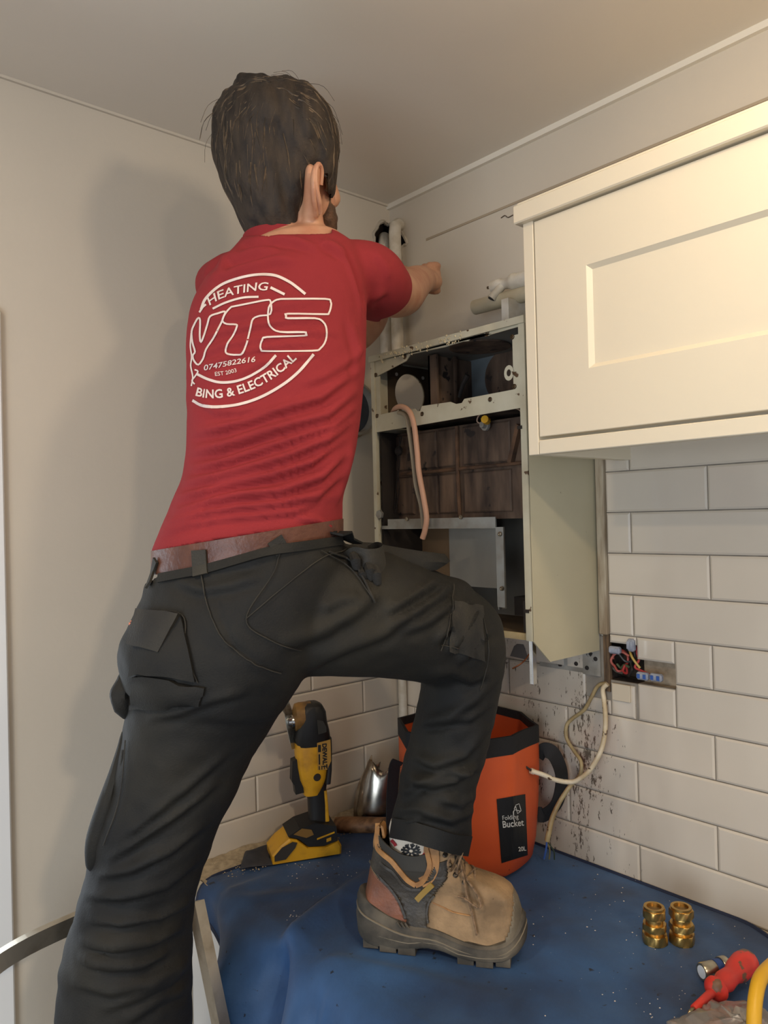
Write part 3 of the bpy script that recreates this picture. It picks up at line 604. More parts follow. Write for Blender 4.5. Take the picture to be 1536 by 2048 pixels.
# ================================================================ FOLDING BUCKET
BC = Vector((-.157, -.366, WT+.009)); BRr = .143; BH = .268
t = thing('folding_bucket', 'orange folding fabric bucket with black rim behind the boot', 'bucket', BC)
def oct_r(a, n=8, k=.72):   # softened octagon
    s_ = (2*PI/n); aa = ((a+.2) % s_)-s_/2; return (1-k)+k*math.cos(s_/2)/math.cos(aa)
nb = 64
def bring(h, r, o=.72): return [BC+Vector((r*oct_r(2*PI*k/nb, 8, o)*math.cos(2*PI*k/nb), r*oct_r(2*PI*k/nb, 8, o)*math.sin(2*PI*k/nb), h+(.004*math.sin(3*2*PI*k/nb) if h > .1 else 0))) for k in range(nb)]
prof = [(0.0, BRr*.55), (0.002, BRr*.80), (.012, BRr*.875), (.05, BRr*.93), (.12, BRr*.975), (.19, BRr), (.225, BRr), (BH, BRr)]
R_ = [bring(h, r, .3+.6*min(1, h/.2)) for h, r in prof]
R_ += [bring(h, r-.003, .3+.6*min(1, h/.2)) for h, r in reversed(prof[1:])]
MB().loft(R_).build('bucket_body', M_orange, t, True)
band = MB().loft([bring(BH-.032, BRr+.0012, .9), bring(BH+.002, BRr+.0012, .9), bring(BH+.002, BRr-.0045, .9), bring(BH-.014, BRr-.0045, .9)], cap=False).build('rim_band', M_black, t, True)
for i in range(5):
    h = .04+i*.04
lat = RR.copy(); lat.z = 0; lat.normalize(); dep = FF.copy(); dep.z = 0; dep.normalize()
def strap(name, pts, wd, th, nrm, label=None):
    o = MB().strip(spline(pts, 8), wd, th, nrm).build(name, M_black, t, True)
    if label: o['label'] = label
bo_r = BC+lat*BRr*.97+dep*-.02
strap('handle', [bo_r+Vector((0, 0, .20)), bo_r+lat*.012+Vector((0, 0, .214)), bo_r+lat*.032-dep*.004+Vector((0, 0, .205)), bo_r+lat*.045-dep*.008+Vector((0, 0, .165)), bo_r+lat*.036-dep*.008+Vector((0, 0, .115)), bo_r+lat*.014-dep*.002+Vector((0, 0, .088)), bo_r+lat*-.004+Vector((0, 0, .086))], .030, .0022, lat*.45-dep*.9)
bo_l = BC-lat*BRr*.985-dep*.035
strap('handle', [bo_l+Vector((0, 0, .205)), bo_l-lat*.008+Vector((0, 0, .19)), bo_l-lat*.014-dep*.006+Vector((0, 0, .13)), bo_l-lat*.014-dep*.01+Vector((0, 0, .07)), bo_l-lat*.002-dep*.008+Vector((0, 0, .03)), bo_l+lat*.006+Vector((0, 0, .018))], .026, .0022, lat*.55-dep*.85)
# ---------------------------------------------------------------- flat print helpers
def text_bm(s, size=1.0, bold=0.0, shear=0.0, space=1.0):
    cu = bpy.data.curves.new('t', 'FONT'); cu.body = s; cu.size = size; cu.offset = bold; cu.shear = shear; cu.resolution_u = 3; cu.space_character = space
    o = bpy.data.objects.new('t', cu); COL.objects.link(o); dg = bpy.context.evaluated_depsgraph_get(); me = bpy.data.meshes.new_from_object(o.evaluated_get(dg))
    bm = bmesh.new(); bm.from_mesh(me); bpy.data.objects.remove(o); bpy.data.curves.remove(cu); bpy.data.meshes.remove(me)
    bmesh.ops.remove_doubles(bm, verts=bm.verts[:], dist=1e-5); return bm
def grid_cut(bm, step):
    xs = [v.co.x for v in bm.verts]; ys = [v.co.y for v in bm.verts]
    for ax, (lo, hi) in ((0, (min(xs), max(xs))), (1, (min(ys), max(ys)))):
        k = lo+step
        while k < hi:
            co = Vector((k, 0, 0)) if ax == 0 else Vector((0, k, 0)); no = Vector((1, 0, 0)) if ax == 0 else Vector((0, 1, 0))
            bmesh.ops.bisect_plane(bm, geom=bm.verts[:]+bm.edges[:]+bm.faces[:], plane_co=co, plane_no=no); k += step
    bmesh.ops.triangulate(bm, faces=bm.faces[:]); return bm
def stroke_bm(pts, wd, closed=False, k=5, step=None):
    pts = [Vector((a, b_, 0)) for a, b_ in pts]
    if k > 1: P = spline(pts+([pts[0]] if closed else []), k)
    else:
        P = []; Q = pts+([pts[0]] if closed else [])
        for a, b_ in zip(Q, Q[1:]):
            n = max(1, int((b_-a).length/(step or 4)))
            P += [a.lerp(b_, i/n) for i in range(n)]
        P.append(Q[-1])
    bm = bmesh.new(); L_ = []
    for i, p in enumerate(P):
        if closed: t_ = (P[(i+1) % (len(P)-1)]-P[(i-1) % (len(P)-1)]).normalized()
        else: t_ = (P[min(i+1, len(P)-1)]-P[max(i-1, 0)]).normalized()
        n_ = Vector((-t_.y, t_.x, 0)); L_.append((bm.verts.new(p+n_*wd/2), bm.verts.new(p-n_*wd/2)))
    for a, b_ in zip(L_, L_[1:]): bm.faces.new((a[0], b_[0], b_[1], a[1]))
    return bm
def bvh_of(o):
    me = o.data; off = wloc(o); return BVHTree.FromPolygons([v.co+off for v in me.vertices], [p.vertices[:] for p in me.polygons])
def project(bms, fn, bvh, name, m, parent, lift=.0008, back=0.35):   # fn: (x,y)->(origin, direction); lays flat print on the surface
    V = []; Fc = []
    for bm in bms:
        bm.verts.index_update(); o = len(V); ok = []
        for v in bm.verts:
            og, dr = fn(v.co.x, v.co.y); h = bvh.ray_cast(og, dr)
            ok.append(h[0] is not None)
            V.append((h[0]-dr*lift + (h[1] if h[1].dot(dr) < 0 else -h[1])*lift*.6) if h[0] is not None else og)
        for f in bm.faces:
            idx = [v.index for v in f.verts]
            if all(ok[i] for i in idx):
                P = [V[i+o] for i in idx]
                if max((P[i]-P[i-1]).length for i in range(len(P))) < .03: Fc.append(tuple(i+o for i in idx))
        bm.free()
    me = bpy.data.meshes.new(name); off = wloc(parent); me.from_pydata([tuple(p-off) for p in V], [], Fc); me.materials.append(m)
    bm = bmesh.new(); bm.from_mesh(me); bmesh.ops.delete(bm, geom=[v for v in bm.verts if not v.link_faces], context='VERTS'); bm.to_mesh(me); bm.free()
    ob = bpy.data.objects.new(name, me); COL.objects.link(ob); ob.parent = parent; return ob
def xf(bm, sx, sy, dx, dy, rot=0):
    c_, s_ = math.cos(rot), math.sin(rot)
    for v in bm.verts:
        x, y = v.co.x*sx, v.co.y*sy; v.co = Vector((dx+x*c_-y*s_, dy+x*s_+y*c_, 0))
    return bm
camfn = lambda x, y: (CAM.copy(), ray(x, y).normalized())
bvh_b = bvh_of(t.children[0])
# black label and its print, laid on the fabric
lb = bmesh.new(); vs_ = [(998, 1598), (1003, 1592), (1046, 1588), (1051, 1592), (1056, 1700), (1053, 1712), (1013, 1722), (1008, 1718)]
bmesh.ops.create_grid(lb, x_segments=14, y_segments=24, size=.5)
for v in lb.verts:
    u, q = v.co.x+.5, v.co.y+.5
    x0_, x1_ = 993+10*q, 1050+5*q; v.co = Vector((x0_+(x1_-x0_)*u, 1598-10*u+q*(128-6*u), 0))
project([lb], camfn, bvh_b, 'label_panel', M_labelb, t, .0012)
sk = math.radians(-6)
L1 = xf(text_bm('Folding', 13), .86, -1, 1004, 1640, sk); L2 = xf(text_bm('Bucket', 19, .25), .80, -1, 1004.5, 1655, sk); L3 = xf(text_bm('20L', 12, .3), .86, -1, 1036, 1702, sk)
pr = [grid_cut(x, 7) for x in (L1, L2, L3)]
pr += [stroke_bm([(1030, 1610), (1037, 1607), (1041, 1621), (1034, 1627), (1030, 1612)], 1.3, k=1), stroke_bm([(1040, 1622), (1028, 1619), (1026, 1623), (1026.5, 1640)], 1.4, k=1), stroke_bm([(1030, 1611), (1027, 1618)], 1.3, k=1)]
M_silver = mat('silver_print', (205, 205, 200), .5)
for bmq, nmq in zip(pr[:3], ('folding_lettering', 'bucket_lettering', 'capacity_lettering')): project([bmq], camfn, bvh_b, nmq, M_silver, t, .0022)
project(pr[3:], camfn, bvh_b, 'pouring_emblem', M_silver, t, .0022)
# ================================================================ MULTITOOL  (upright on its battery)
def Fr(o, ax, ay, az):   # frame from origin and axes
    ax, ay, az = [Vector(q).normalized() for q in (ax, ay, az)]
    return Matrix(((ax.x, ay.x, az.x, o[0]), (ax.y, ay.y, az.y, o[1]), (ax.z, ay.z, az.z, o[2]), (0, 0, 0, 1)))
SM = 1.60  # depth of the tool
TB = onz(610, 1705, WT+.008)
ang = math.radians(-14); tx = (lat*math.cos(ang)-dep*math.sin(ang)*-1); tx = (lat+dep*.32).normalized(); ty = Vector((0, 0, 1)).cross(tx)   # x: along battery to the right; y: away
MT = Fr((TB.x, TB.y, WT+.007), tx, ty, (0, 0, 1))
t = thing('multitool', 'yellow and black cordless oscillating multitool standing on its battery', 'power tool', MT.translation)
S = 1/950.0   # metres per photo pixel at that depth (vertical)
def lp(px, py, y=0.0):  # local point of a pixel on the tool's own plane
    return Vector(((px-605)*S*1.03, y, (1702-py)*S))
def slab(cols, hw, name, m, bev=.35, label=None, n=16):
    # cols: list of (left px, right px, y px): horizontal sections, superellipse in depth
    mm = MB(); mm.M = MT; rings = []
    for k_, (a, b_, yy) in enumerate(cols):
        h = hw[k_] if isinstance(hw, list) else hw; cx = (a+b_)/2; rx = (b_-a)/2
        ring = []
        for i in range(n):
            q = 2*PI*i/n; c_, s_ = math.cos(q), math.sin(q); e_ = .6
            ring.append(lp(cx+rx*math.copysign(abs(c_)**e_, c_), yy+ (0), 0)+Vector((0, h*math.copysign(abs(s_)**e_, s_), 0)))
        rings.append(ring)
    mm.loft(rings); o = mm.build(name, m, t, True)
    if label: o['label'] = label
    return o
# battery
slab([(540, 662, 1712), (536, 668, 1706), (536, 668, 1694)], .034, 'battery_foot', M_blackpl)
bt = MB(); bt.M = MT
side = [(538, 1700), (537, 1684), (552, 1668), (570, 1656), (584, 1660), (604, 1678), (640, 1682), (664, 1674), (669, 1684), (668, 1700)]
bt.loft([[lp(a+ (605-a)*f_*.06, b_+(1690-b_)*f_*.1, y_) for a, b_ in side] for y_, f_ in ((-.037, 1), (-.034, 0), (.034, 0), (.037, 1))]); bt.build('battery', M_yellow, t)
wn = MB(); wn.M = MT; wn.loft([[lp(545, 1694, y_), lp(542, 1683, y_), lp(556, 1670, y_), lp(572, 1662, y_), lp(580, 1668, y_), lp(574, 1672, y_)] for y_ in (-.0385, .0385)])
wn2 = MB(); wn2.M = MT
wn2.prism([lp(541, 1693, -.0385), lp(541, 1683, -.0385), lp(555, 1669, -.0385), lp(575, 1661, -.0385), lp(584, 1664, -.0385), lp(580, 1673, -.0385), lp(562, 1692, -.0385)], MT.to_3x3().inverted() @ (-ty*.001) if False else (0, -.001, 0)); wn2.build('battery_window', mat('smoky_window', (62, 58, 54), .25), t)
ft = MB(); ft.M = MT; ft.loft([[lp(568, 1652, y_), lp(590, 1640, y_), lp(620, 1634, y_), (lp(660, 1646, y_)), lp(662, 1674, y_), lp(636, 1680, y_), lp(606, 1677, y_), lp(588, 1660, y_)] for y_ in (-.034, .034)]); ft.build('handle_base', M_blackpl, t)
MB_ = MB(); MB_.M = MT; MB_.prism([lp(578, 1649, -.0345), lp(594, 1640, -.0345), lp(612, 1645, -.0345), lp(616, 1655, -.0345), lp(602, 1659, -.0345)], (0, -.001, 0)); MB_.build('ochre_patch', mat('ochre_sticker', (128, 96, 44), .5), t)
g2 = MB(); g2.M = MT; g2.prism([lp(622, 1663, -.0345), lp(656, 1655, -.0345), lp(656, 1658, -.0345), lp(622, 1666, -.0345)], (0, -.001, 0)); g2.prism([lp(640, 1667, -.0345), lp(649, 1665, -.0345), lp(649, 1671, -.0345), lp(640, 1673, -.0345)], (0, -.001, 0)); g2.build('yellow_marking', M_yellow, t)
# grip
slab([(612, 654, 1642), (614, 651, 1630), (613, 650, 1600), (611, 648, 1578), (612, 650, 1566)], .019, 'grip', M_blackpl)
slab([(640, 652, 1640), (641, 650, 1610), (640, 648, 1580)], .0195, 'grip_stripe', M_yellow)
# yellow body
slab([(604, 632, 1586), (602, 642, 1570), (596, 648, 1555), (592, 652, 1530), (590, 654, 1505), (590, 655, 1488), (592, 655, 1474)], [.022, .024, .026, .027, .027, .026, .025], 'motor_housing', M_yellow)
slab([(642, 655, 1566), (646, 658, 1540), (648, 659, 1500), (646, 659, 1478)], .0262, 'rear_spine', M_blackpl)
# switch lever on the left
lv = MB(); lv.M = MT; lv.loft([[lp(a, b_, y_) for a, b_ in ((583, 1517), (592, 1514), (596, 1545), (603, 1566), (604, 1580), (588, 1582), (586, 1564), (581, 1556))] for y_ in (-.012, .012)]); lv.build('switch_lever', M_blackpl, t)
slab([(592, 656, 1490), (588, 658, 1476), (591, 656, 1462), (596, 652, 1445), (600, 650, 1425), (606, 644, 1413), (614, 636, 1408)], [.027, .029, .030, .030, .029, .025, .016], 'head_cover', M_blackpl)
hd = MB(); hd.M = MT; hd.loft([[lp(x_, 1435+r_*math.sin(q)*29, 0)+Vector((0, r_*.027*math.cos(q), 0)) for q in np.linspace(0, 2*PI, 21)[:-1]] for x_, r_ in ((588, .55), (592, .92), (600, 1), (622, 1))]); hd.build('gear_head', mat('grimy_ochre', (150, 110, 50), .5, rgb2=(96, 72, 42), vscale=40), t, True)
sp_ = MB(); sp_.M = MT; sp_.prism([lp(628, 1436, -.0305), lp(640, 1440, -.0305), lp(646, 1452, -.0305), lp(646, 1462, -.0305), lp(630, 1465, -.0305)], (0, -.0012, 0)); sp_.build('side_inset', mat('matt_inset', (52, 50, 44), .6), t)
# blade and clamp
bl = MB(); bl.M = MT
hubx = 583
bl.loft([[lp(x_, 1442+r_*14*math.sin(q), 0)+Vector((0, r_*.016*math.cos(q), 0)) for q in np.linspace(0, 2*PI, 17)[:-1]] for x_, r_ in ((589, 1), (585, 1), (584, .7), (579, .65), (577, .4))]); bl.build('blade_clamp', M_chrome, t, True)
bl = MB(); bl.M = MT
bl.prism([lp(588, 1500, -.007), lp(583, 1498, -.006), lp(582, 1470, -.012), lp(580, 1448, -.014), lp(580, 1436, -.014), lp(574, 1420, -.010), lp(566, 1400, -.012), lp(562, 1380, -.013), lp(566, 1368, -.014)], (.0016, 0, 0))
v0 = [lp(586, 1495, -.008), lp(587, 1470, -.014), lp(586, 1440, -.016), lp(578, 1418, -.012), lp(570, 1398, -.016), lp(566, 1372, -.018)]
v1 = [Vector((p.x, -p.y, p.z)) for p in v0]
bl.v = []; bl.f = []; bl.mi = []
bl.strip([lp(588, 1496), lp(586, 1470), lp(584, 1445), lp(579, 1422), lp(571, 1404), lp(566, 1368)], [.014, .022, .030, .022, .030, .028], .0016, (1, -1.2, 0)); bl.build('saw_blade', mat('scuffed_blade_steel', (170, 172, 168), .3, .8, rgb2=(96, 84, 70), vscale=40, thr=(.5, .7)), t)
lo = MB(); lo.M = MT; lo.lathe(lp(627, 1549, -.026), (0, -1, 0), [(0, .008), (.002, .007), (.002, .001)], 12); lo.build('logo_button', M_dark, t)
bv = BVHTree.FromPolygons([MT @ Vector((0, 0, 0))]*3, [(0, 1, 2)])
# plate with maker's lettering running down the side
pl = MB(); pl.M = MT; pl.prism([lp(628, 1482, -.0275), lp(654, 1478, -.0275), lp(654, 1520, -.0275), lp(646, 1536, -.0275), lp(628, 1534, -.0275)], (0, -.001, 0)); pl.build('name_plate', mat('ochre_plate', (176, 134, 58), .45), t)
def flat_text(s, o, ex, ey, size, name, m, parent, bold=0.0):
    bm = text_bm(s, size, bold); mm = MB(); o = Vector(o); ex = Vector(ex).normalized(); ey = Vector(ey).normalized()
    for v in bm.verts: v.co = o+ex*v.co.x+ey*v.co.y
    mm.bm(bm); return mm.build(name, m, parent)
M3 = MT.to_3x3()
flat_text('DEWALT', MT @ (lp(638, 1484, -.0292)), M3 @ Vector((0, 0, -1)), M3 @ Vector((1, 0, 0)), .0125, 'maker_lettering', M_labelb, t, .0006)
q = MB(); q.M = MT; q.box(lp(629.5, 1486, -.0288), lp(635, 1500, -.0286)+Vector((0, 0, 0))); q.box(lp(630, 1504, -.0288), lp(633, 1524, -.0286)); q.build('rating_label', M_labelb, t)
for k in range(4):
    q = MB(); q.M = MT; q.box(lp(630+5*k, 1527, -.0290), lp(631.8+5*k, 1534, -.0284)); q.build('vent_slot', M_labelb, t)
flat_text('18V', MT @ (lp(583, 1710, -.0352)), M3 @ Vector((1, 0, 0)), M3 @ Vector((0, 0, 1)), .010, 'voltage_mark', mat('grey_mark', (170, 160, 130), .5), t, .0004)
# ================================================================ HAMMER, METAL OFFCUT
hp = onz(690, 1662, WT+.022); t = thing('hammer', 'old hammer with a thick round wooden handle lying behind the multitool', 'hammer', (hp.x, hp.y, WT))
ha = onz(668, 1650, WT+.020); hb_ = ha+lat*.28-dep*.02
rr_ = (hb_-ha).normalized(); hl = (hb_-ha).length
MB().lathe(ha, rr_, [(0, .012), (.003, .0165), (.02, .018), (.08, .0175), (hl-.06, .015), (hl-.03, .014)], 18).build('handle', M_wood, t, True)
MB().cyl(hb_+Vector((0, 0, 0))-rr_*.03-dep*.05, hb_-rr_*.03+dep*.05, .018, n=8).build('head', M_dark, t)
# curved metal duct offcut
oc = thing('duct_offcut', 'torn bright metal duct offcut standing in the tiled corner', 'duct offcut', onz(745, 1640, WT))
mm = MB(); base_ = onz(752, 1642, WT+.003); rings = []
cols = 22
for h, r_, cut0, lean in ((0, .044, 0, 0), (.03, .0445, 0, .0), (.06, .043, 0, .004), (.085, .040, .0, .010), (.105, .036, .35, .015), (.125, .030, .7, .018)):
    rings.append([base_+lat*(lean+r_*math.cos(q)*1.0)+dep*(r_*math.sin(q))*.8+Vector((0, 0, h+(.004*math.sin(5*q) if h > .08 else 0)+(.02*max(0, math.cos(q-PI*1.1))**4 if h > .08 else 0))) for q in np.linspace(PI*.55, PI*2.05, cols)])
mm.loft(rings, cap=False, closed=False)
o = mm.build('curved_sheet', mat('polished_sheet', (190, 184, 172), .25, .95, rgb2=(120, 105, 86), vscale=14), oc, True)
sm_ = o.modifiers.new('s', 'SOLIDIFY'); sm_.thickness = .0015
mm = MB(); mm.strip(spline([base_-lat*.046+Vector((0, 0, 0)), base_-lat*.042+Vector((0, 0, .05)), base_-lat*.030+Vector((0, 0, .09)), base_-lat*.014+Vector((0, 0, .122)), base_-lat*.006+Vector((0, 0, .150))], 5), [.012]*18+[.008, .005, .002], .003, dep); mm.build('rusty_edge', mat('rusty_edge', (120, 92, 62), .6, .4, rgb2=(170, 150, 120), vscale=30), oc)
# ================================================================ FITTINGS, SCREWDRIVER, HOSE, BAG
def lathe_hex(mm, base, ax, segs):    # segs: (h0,h1,radius,n)
    for h0, h1, r_, n_ in segs:
        a = Vector(base)+Vector(ax)*h0; b_ = Vector(base)+Vector(ax)*h1
        if n_ == 6:
            ch_ = min(.0015, (h1-h0)*.3); axv = Vector(ax); u = axv.orthogonal().normalized(); v = axv.cross(u)
            R1 = lambda c_, q_, k_: [c_+(u*math.cos(2*PI*k/24+.3)+v*math.sin(2*PI*k/24+.3))*q_*((math.cos(PI/6)/math.cos(((2*PI*k/24) % (PI/3))-PI/6)) if k_ else .9) for k in range(24)]
            mm.loft([R1(a, r_, 0), R1(a+axv*ch_, r_, 1), R1(b_-axv*ch_, r_, 1), R1(b_, r_, 0)])
        else: mm.cyl(a, b_, r_, n=24)
def fitting(px, py, lab, rot):
    q = onz(px, py, WT+.007); t = thing('compression_coupler', lab, 'pipe fitting', q, 'brass couplers on the dust sheet')
    mm = MB(); mm.M = Matrix.Translation(q) @ Matrix.Rotation(rot, 4, 'Z')
    lathe_hex(mm, (0, 0, 0), (0, 0, 1), [(.012, .044, .0135, 24), (.020, .031, .0195, 6)]); mm.build('coupler_body', M_brass, t, True)
    mm = MB(); mm.M = Matrix.Translation(q) @ Matrix.Rotation(rot+.4, 4, 'Z'); lathe_hex(mm, (0, 0, 0), (0, 0, 1), [(0, .015, .0205, 6)]); mm.build('lower_nut', M_brass, t, True)
    mm = MB(); mm.M = Matrix.Translation(q) @ Matrix.Rotation(rot+.1, 4, 'Z'); lathe_hex(mm, (0, 0, 0), (0, 0, 1), [(.040, .053, .0190, 6)])
    mm.build('upper_nut', M_brass, t, True)
    mm = MB(); mm.M = Matrix.Translation(q); hollow(mm, (0, 0, .051), (0, 0, 1), .0115, .0160, .006, 28); mm.build('nut_mouth', M_brass, t, True)
    MB().cyl(q+Vector((0, 0, .0532)), q+Vector((0, 0, .0536)), .0115, n=24).build('bore', mat('bronze_bore', (140, 108, 58), .3, .9), t)
fitting(1310, 1884, 'brass compression coupler standing on the blue sheet, left of the pair', .3)
fitting(1364, 1884, 'brass compression coupler standing on the blue sheet, right of the pair', .9)
q = onz(1403, 1944, WT+.020); e_ = (onz(1458, 1932, WT+.020)-q).normalized()
t = thing('chrome_fitting', 'small chromed fitting with a blue band lying by the screwdriver', 'pipe fitting', q)
mm = MB(); mm.lathe(q, e_, [(0, .009), (0, .0115), (.002, .0125), (.022, .0125), (.023, .0118), (.034, .0118)], 24); mm.build('fitting_body', mat('knurled_chrome', (200, 190, 168), .28, .95, var=.2, vscale=60), t, True)
MB().lathe(q+e_*.033, e_, [(0, .0145), (.001, .015), (.010, .015), (.011, .0142)], 24).build('knurled_nut', MATS['knurled_chrome'], t, True)
MB().lathe(q+e_*.0225, e_, [(0, .0130), (.010, .0130)], 24).build('blue_band', mat('blue_tape', (40, 70, 130), .5), t, True)
MB().lathe(q-e_*.0004, e_, [(0, .0088), (.0004, .0088)], 20).build('bore', mat('white_liner', (210, 215, 220), .5), t)
# screwdriver
sa = W(1376, 2028, 1.048); sa = onz(1376, 2028, WT+.022); sb = onz(1500, 1918, WT+.032)
e_ = (sb-sa).normalized(); Ls = (sb-sa).length
sl_ = Ls*1.05
t = thing('screwdriver', 'red insulated screwdriver with grey-spotted handle at the sheet edge', 'screwdriver', (sa+sb)/2-Vector((0, 0, .02)))
MB().lathe(sa, e_, [(0, .0008), (.004, .0028), (.010, .0030), (.016, .0028)], 8).build('tip', mat('tip_steel', (150, 140, 110), .3, .9), t)
MB().lathe(sa+e_*.014, e_, [(0, .0045), (.001, .0052), (.018, .0056), (.048, .0062)], 14).build('insulated_shaft', M_red, t, True)
MB().lathe(sa+e_*.060, e_, [(0, .006), (.004, .012), (.010, .0165), (.015, .0168), (.019, .012), (.026, .0120), (.036, .0145), (.046, .0135), (.056, .0125), (.070, .0165), (.090, .0185), (.104, .0165), (.112, .010), (.113, .002)], 24).build('handle', mat('red_handle_with_grey_spots', (214, 58, 46), .42, rgb2=(214, 58, 46), spots=(45, .56, (120, 84, 60))), t, True)
# yellow hose arcing out of frame
hz = [onz(1536, 1925, WT+.05)+Vector((.01, -.02, 0))]
t_ = thing('yellow_hose', 'thick yellow hose curving over the clear bag in the bottom right corner', 'hose', onz(1500, 2040, WT+.02))
hp_ = [W(1570, 1912, 1.02), W(1545, 1930, .99), W(1522, 1955, .965), W(1512, 1990, .945), W(1508, 2040, .925), W(1510, 2110, .905), W(1520, 2200, .90)]
MB().tube(spline(hp_, 8), .0088, 16).build('hose_body', mat('yellow_rubber', (226, 172, 40), .4, var=.12, vscale=20), t_, True)
MB().tube([p_-RR*.0044+FF*-.0079 for p_ in spline(hp_, 8)], .0007, 5).build('seam_line', mat('dark_line', (96, 76, 30), .6), t_)
# clear plastic bag with parts inside
t = thing('plastic_bag', 'crumpled clear plastic bag of copper parts under the yellow hose', 'bag', onz(1480, 2060, WT+.007))
c0 = onz(1490, 2075, WT+.020); mm = MB(); n1_, n2_ = 36, 14; rings = []
for j in range(n2_):
    th_ = PI*j/(n2_-1)*.5; rg = []
    for i in range(n1_):
        q = 2*PI*i/n1_; r_ = (.062+.008*math.sin(3*q+1)+.006*math.sin(7*q))*math.cos(th_)+.002; z_ = .034*math.sin(th_)
        nn_ = noise.noise(Vector((math.cos(q)*3, math.sin(q)*3, j*.5)))*.008
        rg.append(Vector((c0.x, c0.y, WT+.008))+Vector(((r_+nn_)*math.cos(q), (r_+nn_)*math.sin(q)*1.25, max(0, z_+nn_*math.sin(th_)))))
    rings.append(rg)
mm.loft(rings); mm.build('bag_film', mat('clear_film', (214, 206, 196), .22, trans=.75, rgb2=(200, 190, 180), vscale=20), t, True)
for k in range(5):
    q = Vector((c0.x, c0.y, WT+.016))+Vector((random.uniform(-.03, .03), random.uniform(-.04, .04), 0)); e2 = Vector((random.uniform(-1, 1), random.uniform(-1, 1), 0)).normalized()
    m_ = MB(); m_.lathe(q-e2*.014, e2, [(0, .006), (.001, .0075), (.010, .0075), (.011, .006), (.018, .006), (.019, .0075), (.028, .0075)], 16); m_.build('copper_part', mat('copper_fitting', (214, 140, 100), .35, .7), t, True)
# ================================================================ DUST SHEET
nu, nv = 300, 150
YA, YB = -.075, -1.75
verts = []; faces = []
_fa, _fb = onz(752, 1745, WT), onz(606, 1862, WT); _ga, _gb = onz(560, 1752, WT), onz(470, 1790, WT); _ha, _hb = onz(1030, 2010, WT), onz(720, 1940, WT)
FOLD = [(_fa.x, _fa.y, _fb.x, _fb.y, .012, .020), (_ga.x, _ga.y, _gb.x, _gb.y, .014, .007), (_ha.x, _ha.y, _hb.x, _hb.y, .015, .006)]
def sheet_pt(i, j):
    u = i/(nu-1); v = j/(nv-1)
    y = YA+(YB-YA)*u
    xw = -.012 - (.06*max(0, min(1, (-y-.86)/.12)) if y < -.86 else 0)
    s_ = v*1.06                        # distance from the wall outwards
    flat = .588+xw*0
    # wavy inner border
    top = WT+.0035
    if s_ < flat-.0:
        x = xw-(s_*(flat+xw)/flat); z = top; hang = 0
    else:
        hang = s_-flat; r_ = .022; a = min(hang/r_, PI/2)
        x = -flat-r_*math.sin(a); z = top-r_*(1-math.cos(a))-max(0, hang-r_*PI/2)
        hang = max(0, hang-r_*PI/2)
    # folds of the hanging part: swell outwards
    if s_ > flat:
        d_ = min(1, (s_-flat)/.10)
        y2 = y+hang*.25; gs = lambda c_, s__: math.exp(-((y2-c_)/s__)**2)
        fold = .055*gs(-.27, .06)-.035*gs(-.12, .05)-.050*gs(-.375, .026)+.045*gs(-.445, .04)+.05*gs(-.60, .07)+.012*math.sin(y*23+hang*3)*(1 if y < -.5 else .4)
        x -= (.026+fold)*d_
        y += .014*math.sin(y*17+.9)*d_
    z_n = noise.noise(Vector((x*9, y*9, 3.1)))*.003+noise.noise(Vector((x*24, y*24, 1.1)))*.0011+.0022
    edge = min(1, max(0, (s_-.0)/.05))
    if s_ <= flat: z += max(0, z_n)*edge
    # low ridges running out to the front edge
    if s_ <= flat+.02:
        for (yc, wd, am) in ((-.19, .02, .005), (-.95, .03, .006)):
            rd = (y-yc)+(x+.6)*.55; q = max(0, min(1, (-x-.33)/.25))
            z += am*math.exp(-(rd/wd)**2)*q
    if s_ <= flat+.04:      # one long fold pulled up diagonally from the boot to the edge
        for (ax, ay, bx_, by_, wd, am) in FOLD:
            dx, dy = bx_-ax, by_-ay; l2 = dx*dx+dy*dy; t_ = ((x-ax)*dx+(y-ay)*dy)/l2; tc_ = max(0, min(1.15, t_)); d_ = math.hypot(x-ax-tc_*dx, y-ay-tc_*dy)
            sg = (x-ax)*dy-(y-ay)*dx
            z += am*math.exp(-(d_/(wd*(1.0 if sg > 0 else 2.4)))**2)*min(1, max(0, t_*1.3+.15))
    return Vector((x, y, z)), s_, hang
keep = {}
for i in range(nu):
    for j in range(nv):
        p, s_, hang = sheet_pt(i, j); verts.append(p)
for i in range(nu-1):
    for j in range(nv-1):
        p, s_, hang = sheet_pt(i, j)
        # diagonal lower hem: short at the corner end, long nearer the camera
        lim = .03+max(0, (-.10-p.y))*.85+max(0, -.16-p.y)*.6
        if hang > lim: continue
        faces.append((i*nv+j, i*nv+j+1, (i+1)*nv+j+1, (i+1)*nv+j))
sm = MB(); sm.add(verts, faces)
bm = bmesh.new(); vv = [bm.verts.new(p) for p in sm.v]
for f in sm.f: bm.faces.new([vv[k] for k in f])
bmesh.ops.delete(bm, geom=[v for v in bm.verts if not v.link_faces], context='VERTS')
